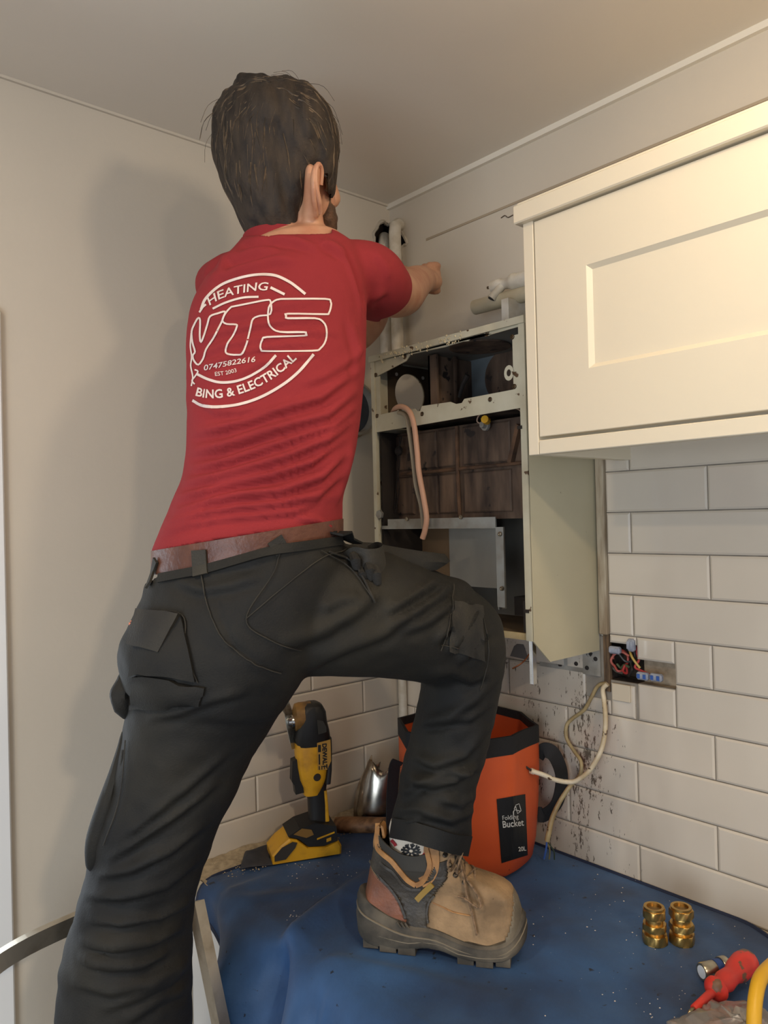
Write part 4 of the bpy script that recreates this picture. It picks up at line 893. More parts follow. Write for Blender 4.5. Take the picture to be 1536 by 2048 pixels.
# smooth the stepped hem
for _ in range(12):
    mv = []
    for v in bm.verts:
        be = [e for e in v.link_edges if e.is_boundary]
        if len(be) == 2: mv.append((v, (be[0].other_vert(v).co+be[1].other_vert(v).co)/2*.5+v.co*.5))
    for v, c_ in mv: v.co = c_
hemloop = []
bs = [e for e in bm.edges if e.is_boundary]
adj = {}
for e in bs:
    for v in e.verts: adj.setdefault(v, []).append(e)
start = bs[0].verts[0]; cur = start; pe = None
while True:
    hemloop.append(cur.co.copy()); ne = [e for e in adj[cur] if e is not pe][0]; cur = ne.other_vert(cur); pe = ne
    if cur is start or len(hemloop) > 5000: break
t = thing('dust_sheet', 'navy blue cloth dust sheet spread over the worktop and hanging off its edge', 'dust sheet', (-.3, -.8, WT))
mm = MB(); mm.bm(bm); so = mm.build('sheet_cloth', M_blue, t, True)
sd_ = so.modifiers.new('s', 'SOLIDIFY'); sd_.thickness = .0012; sd_.offset = 1
hm = MB(); hl_ = [hemloop[k] for k in range(0, len(hemloop), 2)]; hl_.append(hl_[0]); hm.tube([p+Vector((0, 0, .0008)) for p in hl_], .0042, 6)
tag(hm.build('bound_hem', mat('dark_blue_binding', (24, 36, 62), .7), t, True), 'dark stitched binding round the edge')
# folded-up dark corner beside the multitool
fd = MB(); c_ = [onz(486, 1735, WT+.006), onz(535, 1728, WT+.007), onz(560, 1700, WT+.007), onz(556, 1680, WT+.009)]
g = 12; P4 = [onz(480, 1742, WT+.008), onz(560, 1728, WT+.008), onz(556, 1682, WT+.008), onz(494, 1704, WT+.008)]
vs_ = []; fs_ = []
for i in range(g):
    for j in range(g):
        u, v = i/(g-1), j/(g-1); p = P4[0].lerp(P4[1], u).lerp(P4[3].lerp(P4[2], u), v)
        p.z += .003+.010*math.sin(PI*v)*abs(math.sin(3*u+1))+.004*noise.noise(p*30); vs_.append(p)
for i in range(g-1):
    for j in range(g-1): fs_.append((i*g+j, i*g+j+1, (i+1)*g+j+1, (i+1)*g+j))
fd.add(vs_, fs_); fo = fd.build('turned_corner', mat('dark_proofed_side', (38, 42, 54), .7, rgb2=(62, 62, 66), vscale=40), t, True); fo.modifiers.new('s', 'SOLIDIFY').thickness = .002
# plaster dust and rubble along the wall, flakes on the sheet
def chips(n, fn, r0, r1, name, m, label, cat, flat=.6):
    mm = MB()
    for k in range(n):
        p = fn(); r_ = random.uniform(r0, r1); a = random.random()*6.28
        pts = [p+Vector((r_*random.uniform(.6, 1)*math.cos(a+q), r_*random.uniform(.6, 1)*math.sin(a+q), 0)) for q in (0, 1.5, 3.1, 4.7)]
        mm.add(pts+[p+Vector((0, 0, r_*flat))], [(0, 1, 4), (1, 2, 4), (2, 3, 4), (3, 0, 4), (3, 2, 1, 0)])
    return tag(rebase(mm.build(name, m)), label, cat, kind='stuff')
M_dust = mat('plaster_crumbs', (188, 170, 140), .95, var=.35, vscale=90)
mm = MB(); gx, gy = 60, 10; vs_ = []; fs_ = []
for i in range(gx):
    for j in range(gy):
        x = -.60+.585*i/(gx-1); y = -.010-.085*j/(gy-1); vs_.append((x, y, WT+.001+.016*math.sin(PI*min(1, j/(gy-1)*1.0)*.5+PI/2)*(.5+.5*noise.noise(Vector((x*18, y*10, 0))))+.006*abs(noise.noise(Vector((x*60, y*60, 0))))))
for i in range(gx-1):
    for j in range(gy-1): fs_.append((i*gy+j, i*gy+j+1, (i+1)*gy+j+1, (i+1)*gy+j))
mm.add(vs_, fs_); tag(rebase(mm.build('plaster_dust', M_dust, smooth=True)), 'drift of plaster dust along the back of the worktop under the left wall tiles', 'dust', kind='stuff')
chips(700, lambda: Vector((random.uniform(-.56, -.03), -.03-.09*random.random()**1.5, WT+.008)), .0006, .0032, 'plaster_rubble', M_dust, 'small plaster crumbs lying along the left wall behind the tools', 'rubble')
def on_sheet():
    k = random.random()
    if k < .30: c_ = (612+random.gauss(0, 18), 1836+random.gauss(0, 6))
    elif k < .40: c_ = (632+random.gauss(0, 9), 1785+random.gauss(0, 4))
    elif k < .65: c_ = (random.uniform(560, 740), random.uniform(1700, 1800))
    else: c_ = (random.uniform(1060, 1500), random.uniform(1740, 2040))
    return onz(c_[0], c_[1], WT+.0075)
chips(330, on_sheet, .0004, .0022, 'plaster_flakes', mat('pale_flakes', (214, 200, 186), .9, var=.2), 'scattered pale plaster flakes on the blue dust sheet', 'debris')
# ================================================================ STEP LADDER
t = thing('step_ladder', 'scuffed aluminium step stool with a high looped handrail, behind his leg', 'step stool', (-.82, -.40, 0))
yb = -.217; zb = 1.005
bar = [(-1.050, yb+.02, .70), (-1.050, yb+.012, .84), (-1.042, yb+.006, .915), (-1.018, yb+.002, .968), (-.97, yb, .990), (-.88, yb, 1.0), (-.80, yb, 1.002), (-.745, yb+.004, .985), (-.715, yb+.01, .93), (-.705, yb+.02, .80), (-.705, yb+.06, .4), (-.705, yb+.09, 0.01)]
bar0 = [(-1.05, yb+.09, 0.01), (-1.05, yb+.06, .4)]+bar
sp3 = spline(bar0, 6)
MB().strip(sp3, .0265, .014, [Vector((0, 1, 0))]*len(sp3)).build('handrail_frame', M_alu, t)
for xx in (-1.045, -.690):
    MB().strip([(xx, -.225, .965), (xx, -.40, .58), (xx, -.655, .012)], .030, .018, (1, 0, 0)).build('front_leg', M_alu, t)
    MB().cyl((xx, -.655, 0.0), (xx, -.655, .02), .016, n=10).build('rubber_foot', M_blackpl, t)
for zz_, yy in ((.22, -.56), (.43, -.46), (.63, -.38)):
    MB().box((-1.035, yy-.09, zz_-.02), (-.70, yy+.05, zz_), .004).build('tread', M_alu, t)
# ================================================================ THE MAN
# body built in view-aligned metres (right, up, depth) and carried into the room by VM
VM = Matrix(((RR.x, UU.x, FF.x, CAM.x), (RR.y, UU.y, FF.y, CAM.y), (RR.z, UU.z, FF.z, CAM.z), (0, 0, 0, 1)))
def V3(px, py, d): return Vector(((px-768)/FPX*d, (1024-py)/FPX*d, d))
def limb(spec, n=22, k=4, grow=0.0, exp=1.0, end=0):
    """spec rows: px, py, depth, half width px, half depth m[, angle deg of the ring in the picture]"""
    S = []
    for r in spec:
        d = r[2]; S.append((V3(r[0], r[1], d), r[3]/FPX*d, r[4], (r[5] if len(r) > 5 else None)))
    # resample
    C = [s[0] for s in S]; out = []
    P = [C[0]*2-C[1]]+C+[C[-1]*2-C[-2]]
    A = [s[1] for s in S]; Bd = [s[2] for s in S]; G_ = [s[3] for s in S]
    def cr(a, b_, c, d, t): return 0.5*((2*b_)+(c-a)*t+(2*a-5*b_+4*c-d)*t*t+(3*b_-a-3*c+d)*t**3)
    for i in range(len(C)-1):
        for j in range(k):
            t = j/k; g = lambda X: cr(X[max(i-1, 0)], X[i], X[i+1], X[min(i+2, len(X)-1)], t)
            ang = None if G_[i] is None or G_[i+1] is None else G_[i]*(1-t)+G_[i+1]*t
            out.append((cr(P[i], P[i+1], P[i+2], P[i+3], t), max(.003, g(A)), max(.003, g(Bd)), ang))
    out.append(S[-1]); rings = []
    for i, (c, a, b_, ang) in enumerate(out):
        t = (out[min(i+1, len(out)-1)][0]-out[max(i-1, 0)][0]).normalized()
        if ang is not None:
            u = Vector((math.cos(math.radians(ang)), math.sin(math.radians(ang)), 0)); v = Vector((0, 0, 1))
        else:
            u = Vector((t.y, -t.x, 0))
            if u.length < .15: u = Vector((1, 0, 0))
            u.normalize(); u = (u-t*t.dot(u)).normalized(); v = t.cross(u)
        a += grow; b_ += grow
        ring = []
        for q in range(n):
            th = 2*PI*q/n; c_, s_ = math.cos(th), math.sin(th)
            ring.append(c+u*a*math.copysign(abs(c_)**exp, c_)+v*b_*math.copysign(abs(s_)**exp, s_))
        rings.append(ring)
    # rounded ends
    def dome(ring, nxt, sgn):
        c = sum(ring, Vector())/len(ring); cn = sum(nxt, Vector())/len(nxt); t = (c-cn).normalized(); rr = sum((p-c).length for p in ring)/len(ring); o = []
        for q in (.35, .7, .9):
            o.append([c+(p-c)*math.cos(q*PI/2)+t*rr*math.sin(q*PI/2)*.6 for p in ring])
        return o
    if end & 1: rings = list(reversed(dome(rings[0], rings[1], -1)))+rings
    if end & 2: rings = rings+dome(rings[-1], rings[-2], 1)
    return rings
def ell(px, py, d, rx, ry, rz, rot=0, n=24):
    c = V3(px, py, d); rings = []
    for i in range(1, n//2):
        ph = PI*i/(n//2); rings.append([c+Matrix.Rotation(rot, 3, 'Y') @ Vector((rx*math.sin(ph)*math.cos(2*PI*k/n), ry*math.cos(ph), rz*math.sin(ph)*math.sin(2*PI*k/n))) for k in range(n)])
    return rings
def fuse(lofts, voxel, smooth_n, name='fused'):
    bm = bmesh.new()
    for rings in lofts:
        m = MB(); m.loft(rings); base_ = [bm.verts.new(p) for p in m.v]; fs = [bm.faces.new([base_[k] for k in f]) for f in m.f]
        bmesh.ops.recalc_face_normals(bm, faces=fs)
    me = bpy.data.meshes.new('tmp'); bm.to_mesh(me); bm.free()
    o = bpy.data.objects.new('tmp', me); COL.objects.link(o)
    md = o.modifiers.new('r', 'REMESH'); md.mode = 'VOXEL'; md.voxel_size = voxel; md.adaptivity = 0
    ms = o.modifiers.new('s', 'SMOOTH'); ms.iterations = smooth_n; ms.factor = .5
    out = bpy.data.meshes.new_from_object(o.evaluated_get(bpy.context.evaluated_depsgraph_get()))
    bpy.data.objects.remove(o); bpy.data.meshes.remove(me); out.name = name; return out
def get_co(me):
    a = np.empty(len(me.vertices)*3); me.vertices.foreach_get('co', a); return a.reshape(-1, 3)
def get_no(me):
    a = np.empty(len(me.vertices)*3); me.vertices.foreach_get('normal', a); return a.reshape(-1, 3)
def pxy(co): return 768+co[:, 0]/co[:, 2]*FPX, 1024-co[:, 1]/co[:, 2]*FPX
def seg_dist(px, py, line):
    best = np.full(px.shape, 1e9); tt = np.zeros(px.shape)
    L = np.array(line, float); n = len(L)-1
    for i in range(n):
        a, b_ = L[i], L[i+1]; d = b_-a; l2 = (d**2).sum()
        t = np.clip(((px-a[0])*d[0]+(py-a[1])*d[1])/l2, 0, 1); q = np.hypot(px-a[0]-t*d[0], py-a[1]-t*d[1])
        sgn = np.sign((px-a[0])*d[1]-(py-a[1])*d[0]); m = q < np.abs(best); best = np.where(m, q*np.where(sgn == 0, 1, sgn), best); tt = np.where(m, (i+t)/n, tt)
    return best, tt
def folds(me, lines, gain=1.0):
    """cloth folds: each = (polyline in picture pixels, width px, height mm); raised ridge with a crease on its lower side"""
    co = get_co(me); no = get_no(me); px, py = pxy(co); disp = np.zeros(len(co)); front = np.clip(-no[:, 2]*2.2+.25, 0, 1)
    for ln, wd, am in lines:
        wd = wd*1.2; d, t = seg_dist(px, py, ln); tap = np.clip(np.minimum(t, 1-t)*5, 0, 1)**.7
        prof_ = np.exp(-(d/wd)**2)-.75*np.exp(-((d+1.25*wd)/(wd*.75))**2)
        disp += am*.001*gain*prof_*tap
    co = co+no*(disp*front)[:, None]
    me.vertices.foreach_set('co', co.ravel()); me.update()
def ripple(me, scale, amp, stretch=(1, 1, 1), rot=0.0, seed=0.0, mask=None):
    co = get_co(me); no = get_no(me); c_, s_ = math.cos(rot), math.sin(rot); d = np.empty(len(co))
    X = co[:, 0]*c_+co[:, 1]*s_; Y = -co[:, 0]*s_+co[:, 1]*c_
    for i in range(len(co)): d[i] = noise.noise(Vector((X[i]*stretch[0]*scale, Y[i]*stretch[1]*scale, co[i, 2]*stretch[2]*scale+seed)))
    if mask is not None: d = d*mask(*pxy(co))
    me.vertices.foreach_set('co', (co+no*(d*amp)[:, None]).ravel()); me.update()
def even_edge(me, n=14):
    bm = bmesh.new(); bm.from_mesh(me)
    for _ in range(n):
        mv = []
        for v in bm.verts:
            if not v.is_boundary: continue
            be = [e for e in v.link_edges if e.is_boundary]
            if len(be) == 2: mv.append((v, (be[0].other_vert(v).co+be[1].other_vert(v).co)*.25+v.co*.5))
        for v, c_ in mv: v.co = c_
    bmesh.ops.smooth_vert(bm, verts=bm.verts[:], factor=.5, use_axis_x=True, use_axis_y=True, use_axis_z=True)
    bm.to_mesh(me); bm.free()
def to_room(me, parent, name, m, smooth=True):
    co = get_co(me); A = np.array(VM); w_ = co @ A[:3, :3].T+A[:3, 3]-np.array(wloc(parent))
    me.vertices.foreach_set('co', w_.ravel()); me.update(); me.materials.clear(); me.materials.append(m)
    if smooth: me.polygons.foreach_set('use_smooth', [True]*len(me.polygons))
    o = bpy.data.objects.new(name, me); COL.objects.link(o); o.parent = parent; return o
def trim(me, test):     # delete faces whose picture position fails
    co = get_co(me); px, py = pxy(co); bad = test(px, py, co)
    bm = bmesh.new(); bm.from_mesh(me); bm.verts.ensure_lookup_table(); bmesh.ops.delete(bm, geom=[bm.verts[i] for i in np.nonzero(bad)[0]], context='VERTS'); bm.to_mesh(me); bm.free()
foot0 = onz(880, 1890, WT)
man = thing('person', 'man in red t-shirt and black work trousers seen from behind, one boot on the worktop', 'person', (foot0.x, foot0.y, WT))
M_skin = mat('warm_skin', (198, 150, 118), .5, rgb2=(184, 128, 98), vscale=30, bump=.08, bscale=200)
M_shirt = mat('red_cotton_jersey', (146, 46, 50), .9, var=.12, vscale=6, bump=.2, bscale=500, spec=.25)
M_trs = mat('black_work_cotton', (21, 21, 20), .72, rgb2=(42, 39, 31), vscale=7, bump=.3, bscale=420, thr=(.42, .72), spec=.35)
M_trs2 = mat('dusty_cordura', (27, 26, 24), .72, rgb2=(50, 46, 37), vscale=16, bump=.4, bscale=380)
# ---------- torso
torso = [(496, 1125, 1.10, 186, .118, 6), (498, 1085, 1.105, 188, .120, 6), (515, 1010, 1.115, 171, .118, 4), (541, 930, 1.13, 166, .115, 2), (549, 850, 1.145, 170, .118, 0), (554, 760, 1.16, 175, .122, 0),
         (556, 680, 1.175, 177, .124, 0), (561, 615, 1.185, 172, .122, 2), (572, 560, 1.195, 160, .112, 6), (580, 520, 1.20, 134, .095, 10), (578, 495, 1.205, 108, .078, 10), (566, 474, 1.21, 82, .062, 8), (562, 460, 1.212, 74, .055, 8)]
rsleeve = [(640, 570, 1.21, 70, .075), (690, 553, 1.22, 66, .068), (728, 555, 1.25, 66, .066), (752, 575, 1.31, 62, .062), (764, 588, 1.355, 57, .058)]
lsleeve = [(500, 580, 1.26, 70, .08), (470, 590, 1.33, 62, .07), (500, 600, 1.40, 50, .055), (540, 610, 1.44, 48, .052)]
shirt_me = fuse([limb(torso, 40, 5, exp=.9), limb(rsleeve, 26, 5, end=1), limb(lsleeve, 22, 4, end=1)], .0042, 9, 't_shirt')
ridge = [([(383, 868), (440, 858), (500, 842), (560, 820), (640, 797), (712, 742)], 8, 5.0),
 ([(378, 905), (450, 893), (520, 868), (590, 848), (650, 832), (716, 778)], 9, 5.5), ([(380, 940), (440, 928), (520, 902), (600, 873), (660, 852), (714, 812)], 7, 5.5),
 ([(366, 968), (430, 958), (500, 938), (580, 912), (650, 880), (704, 838)], 9, 6.5), ([(352, 1000), (410, 985), (470, 965), (545, 950), (620, 926), (694, 872)], 8, 6.5),
 ([(345, 1026), (420, 1003), (480, 992), (560, 984), (640, 954), (690, 905)], 8, 6), ([(330, 1048), (400, 1028), (470, 1015), (550, 1008), (630, 992), (684, 946)], 7, 5.5),
 ([(322, 1066), (380, 1048), (450, 1036), (520, 1030), (590, 1022), (672, 988)], 6, 4), ([(590, 1036), (640, 1044), (668, 1060)], 5, 3.5),
 ([(384, 790), (430, 822), (480, 824), (540, 812)], 7, 2.5), ([(600, 770), (650, 752), (700, 722), (726, 690)], 8, 2.2),
 ([(386, 650), (430, 636), (490, 630), (560, 612), (640, 600)], 8, 1.6), ([(384, 690), (440, 664), (500, 652), (580, 640), (660, 640)], 7, 2.2), ([(392, 716), (450, 690), (520, 680), (600, 664), (690, 668)], 6, 2.0),
 ([(390, 740), (440, 722), (500, 700), (570, 690), (640, 684)], 6, 2.4), ([(460, 760), (520, 728), (580, 716), (650, 704)], 6, 2.0), ([(412, 570), (440, 552), (480, 540), (540, 520), (600, 520)], 9, 3.5), ([(440, 545), (455, 520), (500, 507), (560, 498)], 8, 4),
 ([(462, 512), (490, 488), (540, 478), (590, 482), (640, 498)], 7, 3), ([(688, 492), (708, 540), (722, 590), (730, 636)], 4, -3.0), ([(700, 640), (716, 700), (712, 760)], 7, 2.0), ([(640, 485), (665, 492), (690, 512)], 7, 3),
 ([(735, 630), (744, 600), (770, 580)], 8, 2.5), ([(748, 500), (770, 530), (780, 560)], 8, 1.5), ([(668, 1010), (690, 960), (706, 880)], 7, 3)]
folds(shirt_me, ridge, 2.3)
ripple(shirt_me, 14, .0014, (1, 3.2, 1), .38, 4.0, lambda x, y: .25+np.clip((y-660)/240, 0, 1))
hem = lambda x: np.interp(x, [290, 310, 330, 400, 470, 560, 620, 660, 690, 720], [1120, 1112, 1104, 1090, 1078, 1068, 1074, 1078, 1078, 1078])
trim(shirt_me, lambda x, y, c: (y > hem(x)+(c[:, 2]-1.02)*-0) | ((c[:, 2] > 1.325) & (x > 700) & ((x-764)*.78+(y-588)*.30 > 16)) | ((x > 520) & (c[:, 2] > 1.36) & (y > 540) & (y < 680) & (c[:, 0] > -.215) & (x < 700) & (c[:, 2] > 1.38)) | ((y < 468-(x-560)*.03) & (x > 470) & (x < 660)))
shirt_me2 = shirt_me; even_edge(shirt_me2); even_edge(shirt_me2, 3)
# ---------- trousers
pelv = [(500, 1080, 1.10, 189, .122, 8), (497, 1120, 1.098, 192, .126, 8), (492, 1170, 1.092, 200, .132, 7), (470, 1240, 1.085, 205, .138, 4), (440, 1310, 1.08, 190, .136, -4), (412, 1385, 1.075, 160, .122, -12)]
lleg = [(445, 1300, 1.08, 182, .132, -6), (410, 1390, 1.075, 155, .118, -14), (378, 1480, 1.07, 130, .106, -20), (340, 1580, 1.065, 122, .100, -22), (308, 1670, 1.06, 117, .094, -20), (287, 1750, 1.06, 110, .090, -16), (268, 1830, 1.06, 113, .090, -12), (258, 1900, 1.06, 122, .092, -8), (252, 1975, 1.058, 128, .094, -5), (250, 2048, 1.055, 133, .096, -2), (247, 2200, 1.05, 128, .090, 0), (250, 2420, 1.04, 110, .075, 0)]
rthigh = [(500, 1230, 1.10, 125, .125), (620, 1218, 1.12, 132, .125), (720, 1222, 1.15, 128, .118), (800, 1238, 1.18, 116, .110), (868, 1258, 1.21, 108, .100), (915, 1278, 1.235, 98, .092), (935, 1300, 1.245, 82, .085)]
rshin = [(912, 1245, 1.235, 62, .070), (928, 1290, 1.245, 82, .086), (924, 1350, 1.25, 80, .086), (912, 1420, 1.25, 78, .084), (899, 1480, 1.25, 78, .080), (880, 1550, 1.25, 76, .078), (870, 1610, 1.25, 77, .078), (862, 1660, 1.25, 80, .079), (858, 1702, 1.25, 80, .079), (856, 1740, 1.25, 78, .077)]
trs_me = fuse([limb(pelv, 40, 5, exp=.85), limb(lleg, 36, 5), limb(rthigh, 36, 5, end=3), limb(rshin, 32, 5, end=1), ell(880, 1188, 1.2, .055, .03, .05)], .0046, 7, 'work_trousers')
tf = [([(175, 1840), (240, 1846), (320, 1834), (380, 1800)], 8, 5), ([(160, 1880), (230, 1892), (310, 1884), (372, 1850)], 9, 5), ([(165, 1790), (240, 1796), (330, 1772), (400, 1716)], 9, 5), ([(155, 1915), (230, 1935), (290, 1930), (340, 1905)], 8, 4.5),
 ([(190, 1755), (260, 1740), (340, 1700), (420, 1640)], 9, 5), ([(210, 1725), (280, 1680), (360, 1625), (440, 1560)], 9, 4.5), ([(230, 1690), (300, 1635), (380, 1570), (460, 1500)], 8, 3.5), ([(140, 1965), (220, 1985), (300, 1965), (378, 1915)], 10, 4), ([(200, 2020), (280, 1990), (340, 1960), (384, 1920)], 9, 4), ([(250, 2048), (320, 2000), (384, 1975)], 8, 3.5),
 ([(290, 1440), (350, 1428), (420, 1400), (500, 1380)], 8, 3), ([(262, 1400), (330, 1405), (410, 1385)], 7, 3), ([(265, 1345), (310, 1372), (380, 1362)], 9, 4),
 ([(350, 1160), (400, 1180), (460, 1172), (530, 1150)], 9, 2.5), ([(430, 1140), (500, 1125), (580, 1095), (650, 1078)], 7, 2), ([(600, 1340), (680, 1300), (760, 1270), (820, 1230)], 12, 4), ([(560, 1290), (640, 1262), (700, 1230), (760, 1180)], 14, 4), ([(640, 1220), (680, 1200), (720, 1190)], 12, 3),
 ([(770, 1225), (830, 1190), (880, 1160)], 9, 6), ([(775, 1252), (830, 1225), (880, 1190), (905, 1165)], 9, 5), ([(800, 1265), (860, 1240), (910, 1200)], 10, 4), ([(870, 1290), (905, 1240), (935, 1200)], 8, 5), ([(895, 1310), (930, 1260), (960, 1215)], 8, 5), ([(915, 1330), (950, 1290), (985, 1250)], 8, 4),
 ([(850, 1350), (900, 1340), (940, 1360), (985, 1340)], 10, 4), ([(845, 1440), (900, 1432), (950, 1400), (990, 1350)], 10, 4.5), ([(838, 1448), (880, 1446), (940, 1436), (985, 1405)], 7, 4), ([(825, 1510), (870, 1530), (930, 1510), (975, 1450)], 9, 6), ([(815, 1550), (860, 1570), (910, 1560), (955, 1530)], 9, 7), ([(800, 1590), (850, 1560), (900, 1540), (945, 1545)], 8, 5),
 ([(792, 1622), (840, 1618), (900, 1636), (950, 1620)], 9, 5), ([(800, 1648), (850, 1634), (920, 1650)], 7, 4), ([(880, 1600), (920, 1610), (946, 1590)], 8, 4), ([(425, 1180), (440, 1240), (470, 1300), (540, 1340)], 3.5, -3.2)]
folds(trs_me, tf, 1.7)
ripple(trs_me, 13, .0045, (1, 2.2, 1), .45, 2.0, lambda x, y: .35+np.clip((y-1500)/300, 0, 1)*.9)
ripple(trs_me, 30, .0015, (1, 2, 1), -.4, 7.0)
wst = lambda x: np.interp(x, [280, 318, 400, 480, 560, 640, 700, 760], [1172, 1148, 1133, 1112, 1090, 1078, 1072, 1070])
hemr = lambda x: np.interp(x, [760, 785, 860, 935, 960], [1662, 1670, 1690, 1708, 1712])
trim(trs_me, lambda x, y, c: ((y < wst(x)) & (x < 745)) | ((y > hemr(x)) & (x > 690)))
even_edge(trs_me)
# ---------- bare body under and beyond the clothes: one continuous surface
g = -.010
bt_ = [(r[0], r[1], r[2], max(20, r[3]-16), max(.03, r[4]-.014))+tuple(r[5:]) for r in torso[:-3]]
neck = [(575, 520, 1.205, 78, .060), (572, 488, 1.21, 62, .056), (572, 455, 1.212, 56, .055), (578, 420, 1.215, 58, .058), (572, 370, 1.21, 66, .066)]
skull = ell(560, 290, 1.21, .078, .094, .080, math.radians(0))
skull2 = ell(574, 330, 1.235, .072, .076, .080)
jaw = [(600, 360, 1.25, 62, .062, 0), (612, 400, 1.262, 54, .056, 4), (620, 440, 1.275, 44, .046, 6), (626, 468, 1.285, 28, .030, 8)]
brow = ell(628, 350, 1.268, .034, .030, .030); cheek = ell(640, 405, 1.262, .026, .036, .030); nose = limb([(662, 358, 1.30, 8, .010), (668, 380, 1.312, 9, .011), (669, 398, 1.318, 13, .014), (664, 408, 1.31, 9, .01)], 12, 3, end=3)
mouth = ell(655, 428, 1.300, .013, .009, .016); chin = ell(643, 455, 1.298, .018, .014, .018); chk2 = ell(625, 400, 1.30, .026, .036, .022)
rarm = [(660, 555, 1.21, 55, .056), (700, 553, 1.22, 54, .054), (745, 566, 1.28, 50, .049), (775, 583, 1.36, 49, .045), (798, 588, 1.43, 47, .042), (808, 584, 1.475, 44, .041), (822, 572, 1.54, 38, .037), (836, 562, 1.59, 32, .031), (845, 558, 1.63, 29, .027)]
palm = limb([(843, 558, 1.62, 28, .026), (850, 557, 1.655, 33, .024), (853, 557, 1.69, 34, .022), (853, 557, 1.715, 28, .018)], 16, 4, end=3)
fingers = []
for k in range(4):      # fingers curl down and back towards the pipe, unequal lengths
    by = 533+k*15.5; ln = (.95, 1.0, .95, .82)[k]
    fingers.append(limb([(856, by, 1.67, 9.0, .009), (868+3*ln, by+(k-1.5), 1.685, 9.2, .009), (870+4*ln, by+(k-1.5), 1.715, 8.8, .0085), (862+2*ln, by, 1.738, 8.2, .008), (848-3*ln, by, 1.742, 7.2, .007)], 10, 3, end=3))
fingers.append(limb([(826, 566, 1.66, 11, .010), (818, 556, 1.68, 10, .0095), (812, 545, 1.695, 9, .0085), (810, 536, 1.71, 7.5, .007)], 10, 3, end=3))
larm = [(500, 585, 1.29, 50, .05), (480, 596, 1.36, 46, .046), (560, 625, 1.45, 42, .041), (660, 660, 1.52, 40, .038), (700, 672, 1.56, 38, .036), (738, 650, 1.60, 30, .030), (758, 618, 1.64, 24, .024), (768, 596, 1.67, 21, .022)]
lhand = limb([(768, 596, 1.67, 22, .018), (774, 576, 1.70, 26, .016), (778, 556, 1.72, 24, .014)], 14, 4, end=3)
lf = [limb([(762+k*9, 560, 1.72, 8.5, .008), (762+k*9, 545, 1.735, 8, .0078), (764+k*8, 534, 1.748, 7.5, .007), (768+k*7, 530+k, 1.764, 6.5, .006)], 10, 3, end=3) for k in range(4)]
lf.append(limb([(762, 580, 1.69, 9, .009), (752, 568, 1.70, 8.5, .0085), (750, 554, 1.71, 7.5, .007)], 10, 3, end=3))
sh = lambda sp_, a=14, b_=.014: [(r[0], r[1], r[2], max(18, r[3]-a), max(.02, r[4]-b_))+tuple(r[5:]) for r in sp_]
ear = [limb([(634, 426, 1.150, 7, .014), (631, 402, 1.134, 8, .020), (630, 375, 1.124, 9, .024), (631, 350, 1.118, 9, .020), (635, 336, 1.120, 8, .013)], 14, 4, end=3), limb([(622, 345, 1.16, 12, .025), (622, 400, 1.165, 16, .028), (624, 445, 1.185, 24, .032)], 14, 3, end=3)]
body_me = fuse([limb(bt_, 32, 4, end=2), limb(sh(pelv, 18, .018), 28, 3, end=1), limb(sh(lleg, 24, .022), 24, 3), limb(sh(rthigh, 26, .026), 24, 3), limb(sh(rshin, 26, .03)+[(858, 1790, 1.25, 42, .042)], 22, 3, end=1),
   limb([(858, 1780, 1.25, 44, .040), (890, 1830, 1.235, 40, .040), (960, 1850, 1.215, 38, .038), (1010, 1860, 1.20, 28, .03)], 16, 3, end=3),
   limb(neck, 26, 4), skull, skull2, limb(jaw, 22, 4, end=3), brow, cheek, chk2, nose, mouth, chin, limb(rarm, 24, 4, end=1), palm, limb(larm, 22, 4, end=1), lhand]+fingers+lf+ear, .0042, 4, 'body')
body = to_room(body_me, man, 'body', M_skin)
# ear rim (helix) and hollow, eyes, brow hair
er = MB(); er.tube([VM @ V3(a, b_, d) for a, b_, d in spline([Vector(q) for q in ((640, 425, 1.140), (638, 400, 1.120), (632, 372, 1.108), (631, 346, 1.104), (635, 330, 1.106), (640, 331, 1.112), (643, 345, 1.120), (641, 370, 1.126))], 5)], .0036, 8); er.build('ear_rim', M_skin, man, True)
for a, b_, d in ((668, 366, 1.292), (655, 364, 1.318)):
    m_ = MB(); c_ = VM @ V3(a-15, b_, d-.006); m_.lathe(c_-Vector((0, 0, .010)), (0, 0, 1), [(0, .001), (.003, .007), (.010, .0105), (.017, .007), (.020, .001)], 14); m_.build('eyeball', mat('eye_white', (225, 220, 210), .2), man, True)
# ---------- clothes into the room
shirt = to_room(shirt_me2, man, 't_shirt', M_shirt)
trs = to_room(trs_me, man, 'work_trousers', M_trs)
for o, th_ in ((shirt, .0022), (trs, .0026)):
    md = o.modifiers.new('s', 'SOLIDIFY'); md.thickness = th_; md.offset = 1
    nm_ = bpy.data.meshes.new_from_object(o.evaluated_get(bpy.context.evaluated_depsgraph_get())); o.modifiers.clear(); o.data = nm_
bv_shirt = bvh_of(shirt); bv_trs = bvh_of(trs)
def on_cloth(bvh, px, py, lift=0.0):
    dr = ray(px, py).normalized(); h = bvh.ray_cast(CAM, dr)
    if h[0] is None: return None, None
    n_ = h[1] if h[1].dot(dr) < 0 else -h[1]; return h[0]+n_*lift, n_
